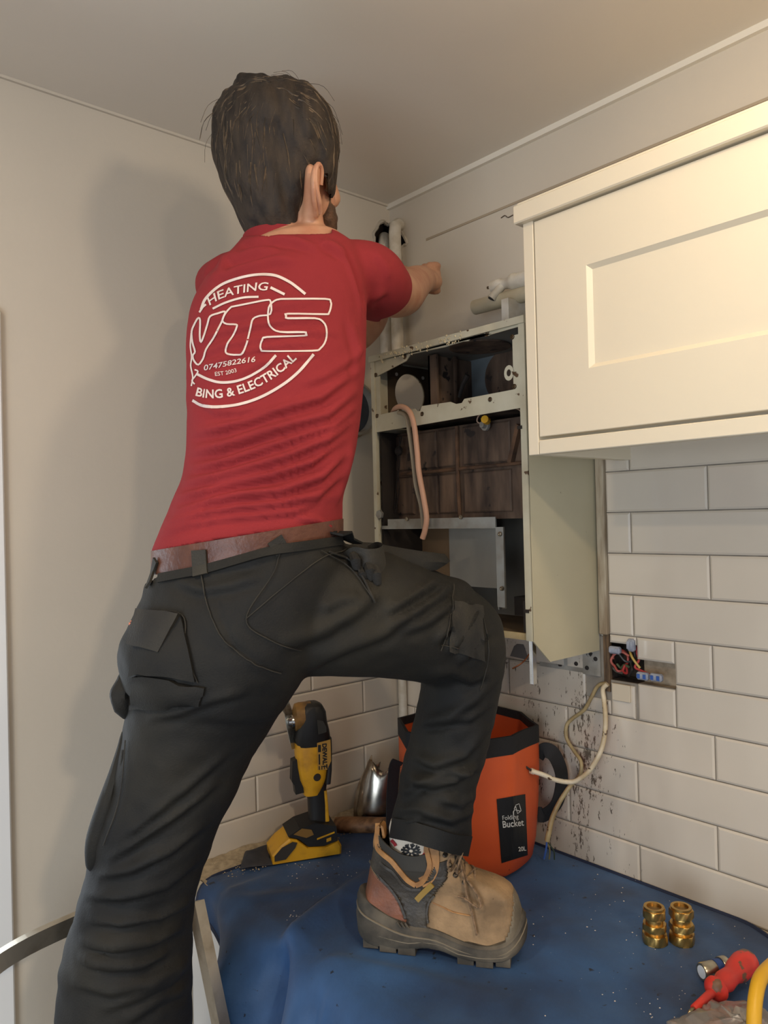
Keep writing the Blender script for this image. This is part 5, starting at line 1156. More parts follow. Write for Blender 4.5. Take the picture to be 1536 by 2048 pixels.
# shirt hem and neck rib as real bands
def cloth_band(bvh, line, w_, th, name, m, parent, lift=.002, k=6, smooth=True):
    P = [on_cloth(bvh, p.x, p.y, lift) for p in spline([Vector((a, b_, 0)) for a, b_ in line], k)]
    P = [q for q in P if q[0] is not None]
    if len(P) < 3: return None
    for _ in range(3): P = [P[0]]+[((P[i-1][0]+P[i][0]*2+P[i+1][0])/4, (P[i-1][1]+P[i][1]+P[i+1][1]).normalized()) for i in range(1, len(P)-1)]+[P[-1]]
    return MB().strip([q[0] for q in P], w_, th, [q[1] for q in P]).build(name, m, parent, smooth)
def seam(bvh, line, name, parent, r=.0008, m=None, lift=.003, k=8):
    P = [on_cloth(bvh, p.x, p.y, lift)[0] for p in spline([Vector((a, b_, 0)) for a, b_ in line], k)]
    P = [q for q in P if q is not None]
    return MB().tube(P, r, 6).build(name, m or M_trs, parent, True) if len(P) > 3 else None
collar = MB(); cr_ = []
for th_ in np.linspace(0, 2*PI, 41)[:-1]:
    c_ = V3(566, 470, 1.212); cr_.append((c_, th_))
rg = []
for hh, rr_ in ((-.020, 1.10), (-.004, 1.02), (.006, .98), (.006, .93), (-.010, .95)):
    rg.append([VM @ (V3(568, 492, 1.212)+Vector((.066*rr_*math.cos(q), hh+.010*math.cos(q-.4)*-.3+.006*math.sin(q)*-1, .060*rr_*math.sin(q)))) for q in np.linspace(0, 2*PI, 41)[:-1]])
collar.loft(rg, cap=False); collar.build('neck_rib', M_shirt, shirt, True)
# ---------- print on the back of the shirt
cx = lambda x: 280+x/2.7308; cy = lambda y: 450+y/2.7308
def cp(l): return [(cx(a), cy(b_)) for a, b_ in l]
S_ = [(770, 405), (1010, 404), (1040, 420), (1042, 445), (1030, 482), (1008, 488), (808, 486), (800, 498), (808, 510), (955, 510), (1000, 530), (1018, 570), (1014, 630), (985, 674), (940, 688), (690, 688), (662, 680), (658, 660), (668, 628), (695, 612), (895, 604), (905, 594), (895, 585), (765, 585), (718, 560), (700, 520), (704, 450), (735, 415)]
T_ = [(500, 448), (600, 428), (690, 411), (714, 420), (712, 486), (655, 496), (618, 514), (604, 560), (585, 640), (560, 700), (528, 709), (482, 706), (468, 690), (478, 650), (505, 610), (528, 560), (526, 545), (475, 542), (452, 524), (458, 500), (478, 470)]
W_ = [(302, 535), (318, 510), (330, 520), (328, 600), (334, 640), (352, 600), (370, 540), (384, 500), (425, 484), (465, 474), (458, 500), (440, 545), (400, 620), (362, 680), (346, 730), (320, 764), (296, 740), (290, 712), (302, 692), (288, 640), (284, 580)]
SW = 3.6
pb = [stroke_bm(cp(S_), SW, True, 3), stroke_bm(cp(T_), SW, True, 3), stroke_bm(cp(W_), SW, True, 3)]
pb += [stroke_bm(cp([(335, 462), (362, 400), (440, 330), (540, 290), (640, 272), (735, 276), (810, 308), (860, 343), (903, 378)]), 5.4, k=8), stroke_bm(cp([(398, 458), (470, 424), (560, 398), (648, 393)]), 4.2, k=8), stroke_bm(cp([(713, 342), (790, 380)]), 5.2, k=1, step=3), stroke_bm(cp([(326, 478), (344, 450), (362, 434)]), 4, k=4),
       stroke_bm(cp([(288, 958), (340, 985), (420, 994), (540, 980), (660, 940), (780, 872), (870, 798), (948, 706)]), 5.6, k=10), stroke_bm(cp([(308, 812), (370, 842), (440, 860), (520, 854), (600, 826), (680, 776), (743, 713)]), 5.2, k=9),
       stroke_bm(cp([(282, 590), (277, 660), (284, 720), (279, 770), (290, 830), (282, 880)]), 3, k=5), stroke_bm(cp([(300, 790), (318, 800), (300, 830), (286, 850), (300, 870)]), 3, k=4)]
def arc_text(s, base_, h, bold, shear, fit=True, squash=1.0):
    bm = text_bm(s, 1.0, bold, shear, 1.0); xs = [v.co.x for v in bm.verts]; x0_, x1_ = min(xs), max(xs)
    ys = [v.co.y for v in bm.verts]; hh = .72
    P = spline([Vector((a, b_, 0)) for a, b_ in cp(base_)], 12); L_ = [0]
    for a, b_ in zip(P, P[1:]): L_.append(L_[-1]+(b_-a).length)
    tot = L_[-1]; sc_ = tot/(x1_-x0_)
    step = 4.0/sc_
    k = x0_+step
    while k < x1_:
        bmesh.ops.bisect_plane(bm, geom=bm.verts[:]+bm.edges[:]+bm.faces[:], plane_co=(k, 0, 0), plane_no=(1, 0, 0)); k += step
    for q in (.18, .36, .54):
        bmesh.ops.bisect_plane(bm, geom=bm.verts[:]+bm.edges[:]+bm.faces[:], plane_co=(0, q, 0), plane_no=(0, 1, 0))
    bmesh.ops.triangulate(bm, faces=bm.faces[:])
    for v in bm.verts:
        s_ = (v.co.x-x0_)*sc_; i = int(np.clip(np.searchsorted(L_, s_)-1, 0, len(P)-2)); t_ = (s_-L_[i])/(L_[i+1]-L_[i]); p = P[i].lerp(P[i+1], t_); i0 = max(0, i-3); i1 = min(len(P)-1, i+4); tg = (P[i1]-P[i0]).normalized(); nn = Vector((tg.y, -tg.x, 0))
        v.co = p+nn*(v.co.y/hh*h/2.7308)
    return bm
pb.append(arc_text('HEATING', [(382, 440), (440, 404), (510, 382), (590, 366), (650, 358), (702, 358)], 45, .012, .18))
pb.append(arc_text('07475822616', [(352, 794), (420, 782), (490, 768), (560, 756), (632, 748)], 30, .012, .22))
pb.append(arc_text('EST 2003', [(412, 825), (470, 818), (530, 803)], 22, .006, 0))
pb.append(arc_text('BING & ELECTRICAL', [(304, 932), (350, 943), (410, 946), (480, 938), (560, 918), (640, 886), (720, 842), (800, 782), (856, 730)], 48, .022, 0))
project(pb, camfn, bv_shirt, 'back_print', mat('cracked_white_print', (228, 210, 200), .6, var=.08, vscale=60), shirt, .0009)
bpy.data.objects['back_print']['kind'] = 'stuff'
# ---------- belt and loops
M_belt = mat('brown_leather', (104, 64, 46), .42, rgb2=(84, 48, 34), vscale=30, bump=.5, bscale=160)
brg = []
for off, gr_ in ((0, .002), (0, .006), (-46, .006), (-46, .002)):
    ring = []
    for q in np.linspace(0, 2*PI, 61)[:-1]:
        a_, b2_ = 186/FPX*1.1+gr_-.002, .122+gr_
        c_ = V3(498, 1112+off*.5+3, 1.10); ag = math.radians(9.5)
        ring.append(VM @ (c_+Vector((math.cos(ag), math.sin(ag), 0))*a_*math.cos(q)+Vector((0, 0, 1))*b2_*math.sin(q)+Vector((0, -off*.5/FPX*1.1, 0))))
    brg.append(ring)
brg.append(brg[0]); MB().loft(brg, cap=False).build('leather_belt', M_belt, man, True)
bel = [o for o in man.children if o.name == 'leather_belt'][0]; bv_belt = bvh_of(bel)
for pts_, w_ in (([(322, 1098), (316, 1120), (310, 1145), (303, 1172)], .012), ([(400, 1074), (400, 1100), (402, 1130), (404, 1152)], .020), ([(538, 1062), (548, 1078), (560, 1098)], .021)):
    P = []
    for a, b_ in pts_:
        q = on_cloth(bv_belt, a, b_, .0035)
        if q[0] is None: q = on_cloth(bv_trs, a, b_, .005)
        if q[0] is not None: P.append(q)
    if len(P) > 1: 
        while len(P) < 3: P.append((P[-1][0]+(P[-1][0]-P[-2][0])*.3, P[-1][1]))
        MB().strip([p_[0] for p_ in P], w_, .0032, [p_[1] for p_ in P]).build('belt_loop', M_trs2, trs)
# waistband under the belt, seams
cloth_band(bv_trs, [(320, 1157), (400, 1142), (480, 1121), (560, 1099), (640, 1086), (700, 1080)], .012, .003, 'waistband', M_trs, trs, .003)
for ln in ([(404, 1150), (416, 1210), (445, 1275), (500, 1325), (560, 1345)], [(560, 1100), (545, 1150), (492, 1238), (540, 1280), (600, 1300)], [(492, 1238), (560, 1180), (640, 1118), (690, 1100)], [(280, 1225), (365, 1230), (372, 1300), (396, 1365)], [(640, 1102), (700, 1140), (745, 1200)],
           [(255, 1480), (248, 1560), (236, 1620), (210, 1690)], [(905, 1170), (900, 1240), (880, 1300)], [(960, 1215), (975, 1300), (960, 1380)], [(880, 1290), (925, 1298), (968, 1322)]):
    seam(bv_trs, ln, 'stitched_seam', trs, .0008, M_trs2)
# patch pockets, laid over the cloth as thick panels
def panel(bvh, poly, name, m, parent, lift=.006, th=.004, n=9, puff=.0, k=True):
    """poly: 4 corners px (tl, tr, br, bl)"""
    vs_ = []; A = [Vector((a, b_, 0)) for a, b_ in poly]
    for side in (0, 1):
        for i in range(n):
            for j in range(n):
                u, v = i/(n-1), j/(n-1); p = A[0].lerp(A[1], u).lerp(A[3].lerp(A[2], u), v)
                e_ = min(1, 5*min(u, 1-u))*min(1, 5*min(v, 1-v)); q = on_cloth(bvh, p.x, p.y, (lift+puff*e_) if side == 0 else -.004)
                if q[0] is None: q = (W(p.x, p.y, 1.08+.03*side), None)
                vs_.append(q[0])
    for _ in range(8):
        nv_ = list(vs_)
        for i in range(1, n-1):
            for j in range(1, n-1):
                a = i*n+j; nv_[a] = vs_[a]*.4+(vs_[a-1]+vs_[a+1]+vs_[a-n]+vs_[a+n])*.15
        vs_ = nv_
    fs_ = []; N2 = n*n
    for i in range(n-1):
        for j in range(n-1):
            a = i*n+j; fs_ += [(a, a+1, a+n+1, a+n), (N2+a, N2+a+n, N2+a+n+1, N2+a+1)]
    bd = [i*n for i in range(n)]+[(n-1)*n+j for j in range(1, n)]+[i*n+n-1 for i in range(n-2, -1, -1)]+[j for j in range(n-2, 0, -1)]
    for a, b_ in zip(bd, bd[1:]+[bd[0]]): fs_.append((a, b_, b_+N2, a+N2))
    return MB().add(vs_, fs_).build(name, m, parent, True)
pk = panel(bv_trs, [(284, 1232), (366, 1236), (392, 1362), (266, 1350)], 'rear_pocket', M_trs, trs, .007, puff=.006)
fl_ = MB()
def free_panel(poly, name, m, parent, th=.004):   # hanging cloth panels with explicit depths: (px,py,depth)
    o = MB().prism([VM @ V3(*q) for q in poly], FF*th).build(name, m, parent); return o
def flap(P_, name, m, parent, th=.004, sub=8, bow=.006):
    """bowed quad panel: corners (px,py,d) tl,tr,br,bl"""
    A = [VM @ V3(*q) for q in P_]; n_ = (A[1]-A[0]).cross(A[3]-A[0]).normalized()
    if n_.dot(FF) > 0: n_ = -n_
    vs_ = []
    for s_ in (0, 1):
        for i in range(sub+1):
            for j in range(sub+1):
                u, v = i/sub, j/sub; vs_.append(A[0].lerp(A[1], u).lerp(A[3].lerp(A[2], u), v)+n_*(bow*math.sin(PI*u)*math.sin(PI*v*.8+.3)+.0022*math.sin(9*u+5*v)-s_*th))
    n = sub+1; N2 = n*n; fs_ = []
    for i in range(sub):
        for j in range(sub):
            a = i*n+j; fs_ += [(a, a+1, a+n+1, a+n), (N2+a, N2+a+n, N2+a+n+1, N2+a+1)]
    bd = [i*n for i in range(n)]+[(n-1)*n+j for j in range(1, n)]+[i*n+n-1 for i in range(n-2, -1, -1)]+[j for j in range(n-2, 0, -1)]
    for a, b_ in zip(bd, bd[1:]+[bd[0]]): fs_.append((a, b_, b_+N2, a+N2))
    return MB().add(vs_, fs_).build(name, m, parent, True)
def dsurf(px, py, lift=.008):
    q = on_cloth(bv_trs, px, py, lift)[0]; return (q-CAM).dot(FF) if q is not None else 1.05
panel(bv_trs, [(288, 1224), (366, 1230), (326, 1308), (268, 1290)], 'pocket_flap', M_trs2, pk, .013, puff=.004)
panel(bv_trs, [(272, 1352), (410, 1374), (400, 1412), (266, 1420)], 'cargo_flap', M_trs, trs, .006, puff=.009)
# cargo pocket on the outside of the left thigh
cargo = limb([(268, 1358, 1.05, 22, .045), (262, 1385, 1.045, 28, .050), (262, 1408, 1.04, 24, .048)], 16, 4, end=3, exp=.7)
MB().loft([[VM @ p for p in r] for r in cargo]).build('cargo_pocket', M_trs, trs, True)
sidep = limb([(258, 1470, 1.05, 10, .030), (250, 1530, 1.045, 18, .045), (232, 1600, 1.04, 26, .052), (215, 1660, 1.04, 28, .052), (207, 1705, 1.04, 22, .045), (205, 1722, 1.04, 14, .035)], 18, 4, end=3, exp=.75)
sp_o = MB().loft([[VM @ p for p in r] for r in sidep]).build('side_pocket', M_trs, trs, True)
MB().tube([VM @ V3(*q) for q in spline([Vector(q) for q in ((246, 1500, 1.0), (238, 1570, .992), (222, 1640, .988), (204, 1690, .99))], 5)], .0022, 6).build('pocket_piping', M_trs2, sp_o, True)
MB().tube([VM @ V3(*q) for q in spline([Vector(q) for q in ((262, 1490, 1.0), (256, 1570, .99), (240, 1640, .985), (222, 1690, .987))], 5)], .0018, 6).build('pocket_piping', M_trs2, sp_o, True)
for q in (1, 2): MB().box(*(lambda c_: (c_-Vector((.003, .003, .006)), c_+Vector((.003, .003, .006))))(VM @ V3(270-q*3, 1246+q*4, 1.02))).build('orange_tab', mat('orange_thread', (214, 104, 44), .6), trs)
# hip pocket (dusty, right side) and holster flaps standing off the thigh
seam(bv_trs, [(655, 1104), (702, 1126), (728, 1165), (747, 1204)], 'pocket_edge', trs, .0016, M_trs2)
def bent_flap(prof_, drop, name, d0, d1, th=.004, m=M_trs2, par=None):
    """prof_: top-edge polyline px; drop: px downwards per point"""
    A = []; 
    n = len(prof_)
    for i, (a, b_) in enumerate(prof_):
        d = d0+(d1-d0)*i/(n-1); A.append((VM @ V3(a, b_, d), VM @ V3(a+drop[i][0], b_+drop[i][1], d-.012)))
    rings = [[p, p.lerp(q, .5)-FF*.006, q, q+FF*th, p.lerp(q, .5)+FF*(th-.006), p+FF*th] for p, q in A]
    return MB().loft(rings).build(name, m, par or trs, True)
bent_flap([(690, 1092), (720, 1084), (750, 1086), (790, 1094), (840, 1102), (890, 1108), (900, 1122)], [(10, 34), (12, 46), (14, 50), (10, 50), (4, 42), (-16, 32), (-10, 8)], 'holster_flap', 1.13, 1.19, .004, M_trs)
cl = spline([V3(682, 1108, 1.07), V3(706, 1094, 1.06), V3(735, 1098, 1.055), V3(757, 1096, 1.07), V3(766, 1088, 1.095), V3(752, 1084, 1.12), V3(735, 1092, 1.13)], 5)
rings = []
for i, p in enumerate(cl):
    k = i/(len(cl)-1); h_ = .030+.006*math.sin(k*3); p = VM @ p; dwn = -UU*h_+RR*.006; nn = FF*.0035; rings.append([p, p+dwn, p+dwn+nn, p+nn])
MB().loft(rings).build('rolled_flap', M_trs2, trs, True)
for (a, b_, h_) in ((706, 1122, 24), (720, 1150, 22), (735, 1142, 26), (748, 1150, 28)):
    MB().tube([VM @ V3(a, b_-h_*.5, 1.06), VM @ V3(a+5, b_, 1.045), VM @ V3(a+7, b_+h_*.6, 1.05)], [.006, .0075, .006], 8).build('tool_loop', M_trs2, trs, True)
MB().strip([VM @ V3(665, 1064, 1.02+.03), VM @ V3(680, 1070, 1.04), VM @ V3(692, 1064, 1.06), VM @ V3(697, 1078, 1.08), VM @ V3(715, 1086, 1.1)], .018, .003, UU).build('gathered_waist', M_trs, trs, True)
# knee-pad pocket and cuff
panel(bv_trs, [(905, 1205), (962, 1215), (966, 1320), (898, 1300)], 'knee_patch', M_trs2, trs, .005, puff=.004)
cf = cloth_band(bv_trs, [(786, 1656), (820, 1662), (862, 1674), (905, 1686), (942, 1692)], .030, .003, 'trouser_cuff', M_trs, trs, .003)
# ---------- hair
M_hair = mat('dark_brown_hair', (58, 47, 36), .7, rgb2=(34, 27, 22), vscale=28, stretch=(3, 3, .5), bump=.5, bscale=200, spec=.4)
hs = [ell(552, 268, 1.205, .088, .078, .096), limb([(535, 198, 1.20, 66, .055, -10), (545, 235, 1.205, 102, .080, -12), (540, 285, 1.205, 118, .088, -8), (530, 340, 1.205, 100, .082, -6), (530, 390, 1.205, 86, .074, -6), (542, 425, 1.206, 78, .068, -6), (548, 455, 1.208, 72, .062, -6), (554, 480, 1.21, 66, .056, -6), (558, 502, 1.21, 56, .050, -6)], 30, 5, end=3),
      ell(600, 245, 1.235, .050, .045, .070), ell(645, 288, 1.235, .020, .050, .050), ell(592, 280, 1.195, .070, .082, .078), limb([(640, 290, 1.17, 34, .03), (648, 335, 1.18, 24, .026), (655, 375, 1.195, 12, .018)], 16, 4, end=3), limb([(585, 330, 1.185, 45, .05), (590, 380, 1.185, 38, .045), (590, 415, 1.19, 26, .035)], 20, 4, end=3), ell(465, 300, 1.20, .035, .050, .05), limb([(655, 300, 1.225, 15, .02), (657, 345, 1.222, 11, .016), (656, 385, 1.228, 7, .010)], 12, 4, end=3)]
hair_me = fuse(hs, .0042, 5, 'hair')
ripple(hair_me, 14, .010, (1, .5, 1), .25, 3.0)
ripple(hair_me, 75, .0036, (1, .18, 1), .25, 5.0)
trim(hair_me, lambda x, y, c: ((y > np.interp(x, [470, 480, 505, 540, 590, 616], [480, 478, 466, 458, 449, 436])) & (x <= 612)) | (y > np.interp(x, [600, 612, 618, 624, 650, 658, 672], [448, 440, 380, 345, 350, 405, 400])) & (c[:, 2] < 1.235) & (x > 600))
hair = to_room(hair_me, man, 'hair', M_hair)
bvh_h = bvh_of(hair)
sm_ = MB(); rnd = random.Random(5)
hc_ = VM @ V3(550, 300, 1.205)
def proj_h(p, lift):
    q, n_, _, _ = bvh_h.find_nearest(p); 
    return q+n_*lift, n_
Mi = VM.inverted()
for k in range(3000):
    a = rnd.random()*2*PI; z = rnd.uniform(-.75, 1.0); rr_ = math.sqrt(max(0, 1-z*z))
    p = hc_+RR*.012+(RR*math.cos(a)*rr_+FF*math.sin(a)*rr_)*.10+UU*z*.10
    lift = rnd.uniform(.0002, .0045); p, n_ = proj_h(p, lift); pts = []
    n_st = rnd.randint(7, 13); st = rnd.uniform(.006, .010); side = rnd.uniform(-.25, .25)
    lc = Mi @ p; px_ = 768+lc.x/lc.z*FPX; py_ = 1024-lc.y/lc.z*FPX
    if py_ > 440 and rnd.random() < .6: continue
    if px_ > 612 and py_ > 300: continue
    for j in range(n_st):
        pts.append(p.copy()); lc = Mi @ p; px_ = 768+lc.x/lc.z*FPX; py_ = 1024-lc.y/lc.z*FPX
        # crown at (520,225): hair sweeps away from it, then down to the nape, forward over the brow on the right
        v = Vector((px_-515, py_-205)); 
        rd_ = RR*(v.x/140)-UU*(v.y/140)
        dr = rd_*.55-UU*(.75 if py_ > 240 else .2)+RR*(.25 if px_ > 600 else -.05)+(RR*side)+FF*.1
        dr = (dr-n_*dr.dot(n_)).normalized(); p, n_ = proj_h(p+dr*st, lift+(.002*(j/n_st)**2)*rnd.random()*2)
    if len(pts) > 3:
        r0 = rnd.uniform(.0005, .0016); sm_.tube(pts, [r0*(1-.8*(i/(len(pts)-1))**2) for i in range(len(pts))], 4, cap=False)
# a few flyaway hairs at the top left and front
for k in range(70):
    q = rnd.random(); a = PI*(.30+.62*q) if k < 45 else PI*rnd.uniform(.05, .35); p0 = VM @ (V3(548, 290, 1.2)+Vector((math.cos(a)*.078, math.sin(a)*.085, rnd.uniform(-.03, .05)))); o_ = (RR*math.cos(a)+UU*math.sin(a)); tn = (-RR*math.sin(a)+UU*math.cos(a))*(1 if k < 45 else -1)
    l_ = rnd.uniform(.02, .042); pts = [p0, p0+o_*l_*.35+tn*l_*.35, p0+o_*l_*.52+tn*l_*.9, p0+o_*l_*.42+tn*l_*1.4-UU*l_*.2]
    sm_.tube(spline(pts, 3), .00035, 3, cap=False)
so_ = sm_.build('hair_strands', mat('hair_strand', (98, 80, 60), .4, rgb2=(44, 36, 29), vscale=55, thr=(.42, .58)), hair, True); so_['kind'] = 'stuff'
# beard: short stubble mass along the jaw
bd_me = fuse([limb([(654, 395, 1.248, 9, .012), (656, 430, 1.262, 18, .022), (650, 458, 1.278, 22, .026), (640, 474, 1.29, 14, .022)], 14, 4, end=3), ell(655, 446, 1.295, .017, .022, .022)], .003, 2, 'beard')
ripple(bd_me, 160, .0022, (1, .4, 1), .1, 2.0)
to_room(bd_me, man, 'beard', mat('brown_beard', (104, 76, 54), .7, rgb2=(74, 54, 38), vscale=90, bump=.8, bscale=300))
# ---------- boots
BL_, BW = .295, .054
hw0 = onz(716, 1868, WT+.012); tw0 = onz(1052, 1902, WT+.012)
bxv = (tw0-hw0); bxv.z = 0; bL = bxv.length; bxv.normalize()
BMx = Fr((hw0.x, hw0.y, WT+.0085), bxv, Vector((0, 0, 1)).cross(bxv), (0, 0, 1))   # x heel>toe, y away from camera side, z up
SX = bL/.295
KX, KZ = bL/1290, 1/4300.0
def bl_(cxp, cyp): return ((cxp-100)*KX, (1062-cyp)*KZ)
def footw(x, z):   # half width of the shoe at x
    u = max(0, min(1, x/bL)); f = .5*(np.interp(u, [0, .03, .10, .25, .45, .65, .80, .92, .98, 1.0], [.020, .040, .058, .066, .068, .086, .092, .078, .048, .018]))
    return f
zs = [.012, .03, .045, .06, .075, .085, .095, .102, .108, .113, .118, .124, .132, .142, .152, .162, .172, .180]
def xb(z): return np.interp(z, [0, .03, .05, .09, .137, .18], [.004, .006, .010, .020, .030, .040])
def xfr(z): return bL*np.interp(z, [0, .03, .06, .085, .095, .102, .108, .113, .118, .124, .14, .16, .18], [.97, .985, .985, .96, .935, .905, .86, .80, .735, .68, .64, .615, .60])
def section(z, n=144, inf=0.0):
    a, b_ = xb(z), xfr(z); out = []
    shaft = np.interp(z, [.08, .13, .18], [0, 1, 1])
    for k in range(n):
        th = 2*PI*k/n; c_, s_ = math.cos(th), math.sin(th); x = (a+b_)/2-(b_-a)/2*c_
        w1 = footw(a+(x-a)*(bL*.985-a)/(b_-a) if z < .095 else x*.9, z)*np.interp(z, [0, .03, .06, .1, .12], [.95, 1.02, .98, .80, .72])
        wS = .036*math.sqrt(max(0, 1-c_*c_))**.8
        e_ = math.copysign(1, s_)*min(abs(s_)*2.6, 1)
        y = e_*w1*(1-shaft)+math.copysign(wS, s_)*shaft if abs(s_) > 1e-6 else 0
        y *= 1
        out.append((x+(-c_)*inf, y+math.copysign(inf, s_)*min(1, abs(s_)*3), z))
    return out
def smooth_rings(R):   # soften sideways profile
    n = len(R[0])
    for _ in range(2):
        R = [[tuple((np.array(r[k-1])+2*np.array(r[k])+np.array(r[(k+1) % n]))/4) for k in range(n)] for r in R]
    return R
def boot(Mx, par):
    bt = MB(); bt.M = Mx; RS = smooth_rings([section(z) for z in zs]); 
    # subdivide rings vertically
    R2 = []
    for i in range(len(RS)-1):
        for t_ in (0, .2, .4, .6, .8): R2.append([tuple(np.array(p)*(1-t_)+np.array(q)*t_) for p, q in zip(RS[i], RS[i+1])])
    R2.append(RS[-1]); n = len(R2[0])
    R2 = [[(p[0], p[1], p[2]-max(0, (p[2]-.13)/.05)*.026*math.sin(PI*min(1, max(0, (p[0]-.035)/(bL*.60-.035))))) for p in r] for r in R2]
    # floor of shoe closed, opening at top
    faces_ = {}
    def inside(x, y, poly):
        c = False; j = len(poly)-1
        for i in range(len(poly)):
            if (poly[i][1] > y) != (poly[j][1] > y) and x < (poly[j][0]-poly[i][0])*(y-poly[i][1])/(poly[j][1]-poly[i][1])+poly[i][0]: c = not c
            j = i
        return c
    heel_poly = [(100, 500), (215, 540), (240, 545), (300, 590), (380, 640), (440, 690), (490, 760), (520, 840), (520, 900), (100, 900)]
    quarter = [(180, 400), (300, 360), (340, 400), (430, 440), (520, 560), (600, 600), (690, 560), (760, 440), (850, 420), (830, 540), (740, 640), (690, 720), (690, 900), (520, 900), (520, 830), (470, 700), (380, 620), (240, 530), (150, 520)]
    bumper_p = [(1225, 530), (1290, 600), (1312, 690), (1300, 800), (1262, 880), (1262, 1000), (1500, 1000), (1500, 400), (1225, 480)]
    collar_p = [(200, 100), (300, 240), (310, 360), (345, 400), (430, 435), (520, 550), (590, 590), (660, 560), (700, 480), (690, 330), (740, 270), (800, 230), (1000, 100)]
    groups = {'toe_bumper': [], 'upper': [], 'heel_counter': [], 'quarter_panel': [], 'padded_collar': []}
    sub = 1
    for i in range(len(R2)-1):
        for k in range(n):
            l = (k+1) % n; c_ = (np.array(R2[i][k])+np.array(R2[i+1][l]))/2; X, Y = c_[0]/KX+100, 1062-c_[2]/KZ
            g_ = 'toe_bumper' if inside(X, Y, bumper_p) else 'padded_collar' if inside(X, Y, collar_p) else 'heel_counter' if inside(X, Y, heel_poly) else 'quarter_panel' if inside(X, Y, quarter) else 'upper'
            groups[g_].append((i*n+k, i*n+l, (i+1)*n+l, (i+1)*n+k))
    allv = [p for r in R2 for p in r]
    M_nub = mat('scuffed_tan_nubuck', (172, 140, 102), .8, rgb2=(112, 90, 64), vscale=17, bump=.5, bscale=220, spots=(60, .68, (88, 66, 44)))
    mats_ = {'upper': M_nub, 'heel_counter': mat('chestnut_leather', (138, 84, 56), .5, rgb2=(112, 68, 46), vscale=26, bump=.3, bscale=200), 'quarter_panel': mat('black_scuffed_leather', (56, 50, 42), .5, rgb2=(84, 76, 62), vscale=20, bump=.4, bscale=220, thr=(.5, .8)), 'padded_collar': mat('black_collar_padding', (46, 43, 37), .65, rgb2=(58, 54, 46), vscale=14)}
    mats_['toe_bumper'] = mat('dusty_toe_rubber', (96, 88, 74), .8, rgb2=(124, 112, 92), vscale=18, bump=.4, bscale=120)
    inf_ = {'toe_bumper': .0018, 'upper': 0, 'heel_counter': .0012, 'quarter_panel': .0020, 'padded_collar': -.0012}
    for g_, fs in groups.items():
        m_ = MB(); m_.M = Mx; us = sorted({i for f in fs for i in f}); mp_ = {u: i for i, u in enumerate(us)}; pv = []
        for u in us:
            x, y, z = allv[u]; nn = Vector((0, math.copysign(1, y) if abs(y) > .004 else 0, .2)); pv.append(Vector((x, y, z))+nn*inf_[g_])
        m_.add(pv, [tuple(mp_[i] for i in f) for f in fs]); o = m_.build(g_, mats_[g_], par, True); md = o.modifiers.new('s', 'SOLIDIFY'); md.thickness = .003; md.offset = 0
    # tan edging and stitch lines on the camera side
    def side_y(x, z):
        best = None
        zi = min(len(R2)-2, max(0, sum(1 for r in R2 if r[0][2] < z)-1)); r = R2[zi]; c = [p for p in r if p[1] < .001]
        b1 = min(c, key=lambda p: abs(p[0]-x)); return b1[1]
    def trim_line(pts, wd, th, name, m, lift=.003, sgn=-1):
        P = []
        for a, b_ in pts:
            x, z = bl_(a, b_); y = side_y(x, z); P.append(Mx @ Vector((x, (y-lift) if sgn < 0 else -(y-lift), z)))
        nrm = (Mx.to_3x3() @ Vector((0, -1, .1)))
        MB().strip(spline(P, 5), wd, th, nrm).build(name, m, par, True)
    M_tan = mat('tan_leather_edging', (182, 132, 76), .6, rgb2=(140, 98, 56), vscale=40)
    trim_line([(284, 250), (290, 330), (300, 385), (345, 410), (420, 445), (480, 500), (540, 565), (600, 598)], .0075, .003, 'collar_edging', M_tan)
    trim_line([(600, 598), (650, 570), (690, 510), (712, 450), (700, 380), (690, 330), (720, 290), (765, 262)], .0075, .003, 'collar_edging', M_tan)
    trim_line([(735, 300), (745, 380), (740, 470), (700, 540), (640, 575)], .016, .002, 'facing_panel', M_tan, .0015)
    trim_line([(250, 440), (340, 478), (430, 520), (500, 600), (560, 628), (640, 622)], .004, .003, 'seam_piping', mats_['quarter_panel'], .0035)
    trim_line([(215, 515), (310, 570), (400, 640), (470, 720), (520, 820)], .004, .003, 'seam_piping', mats_['quarter_panel'], .0035)
    trim_line([(740, 655), (700, 700), (682, 770), (690, 835)], .003, .003, 'seam_piping', mats_['quarter_panel'], .0035)
    trim_line([(725, 705), (800, 722), (880, 740), (1010, 748)], .0018, .0015, 'stitching', M_tan, .002)
    trim_line([(605, 695), (660, 640), (730, 575)], .0085, .003, 'yellow_tag', mat('mustard_tag', (150, 120, 52), .5), .005)
    # pull tab at the heel
    MB().strip([Mx @ Vector(q) for q in spline([(.036, 0, .140), (.034, 0, .160), (.039, 0, .182), (.047, 0, .186), (.050, 0, .168)], 4)], .020, .004, Mx.to_3x3() @ Vector((-1, 0, 0))).build('pull_tab', M_tan, par, True)
    # sole: wall, outsole with lugs, toe bumper
    M_sole = mat('dusty_grey_rubber', (64, 59, 51), .8, rgb2=(112, 102, 86), vscale=22, bump=.4, bscale=120, thr=(.4, .75))
    n = 72; base_ = section(.03, 72)
    top = lambda x: np.interp(x/bL, [0, .05, .15, .30, .40, .50, .62, .75, .88, .94, .98, 1.0], [.086, .080, .064, .048, .044, .046, .036, .030, .034, .046, .066, .075])
    botz = lambda x: np.interp(x/bL, [0, .06, .15, .35, .42, .55, .62, .90, 1.0], [.022, .010, .006, .006, .014, .014, .006, .008, .026])
    rg_ = []
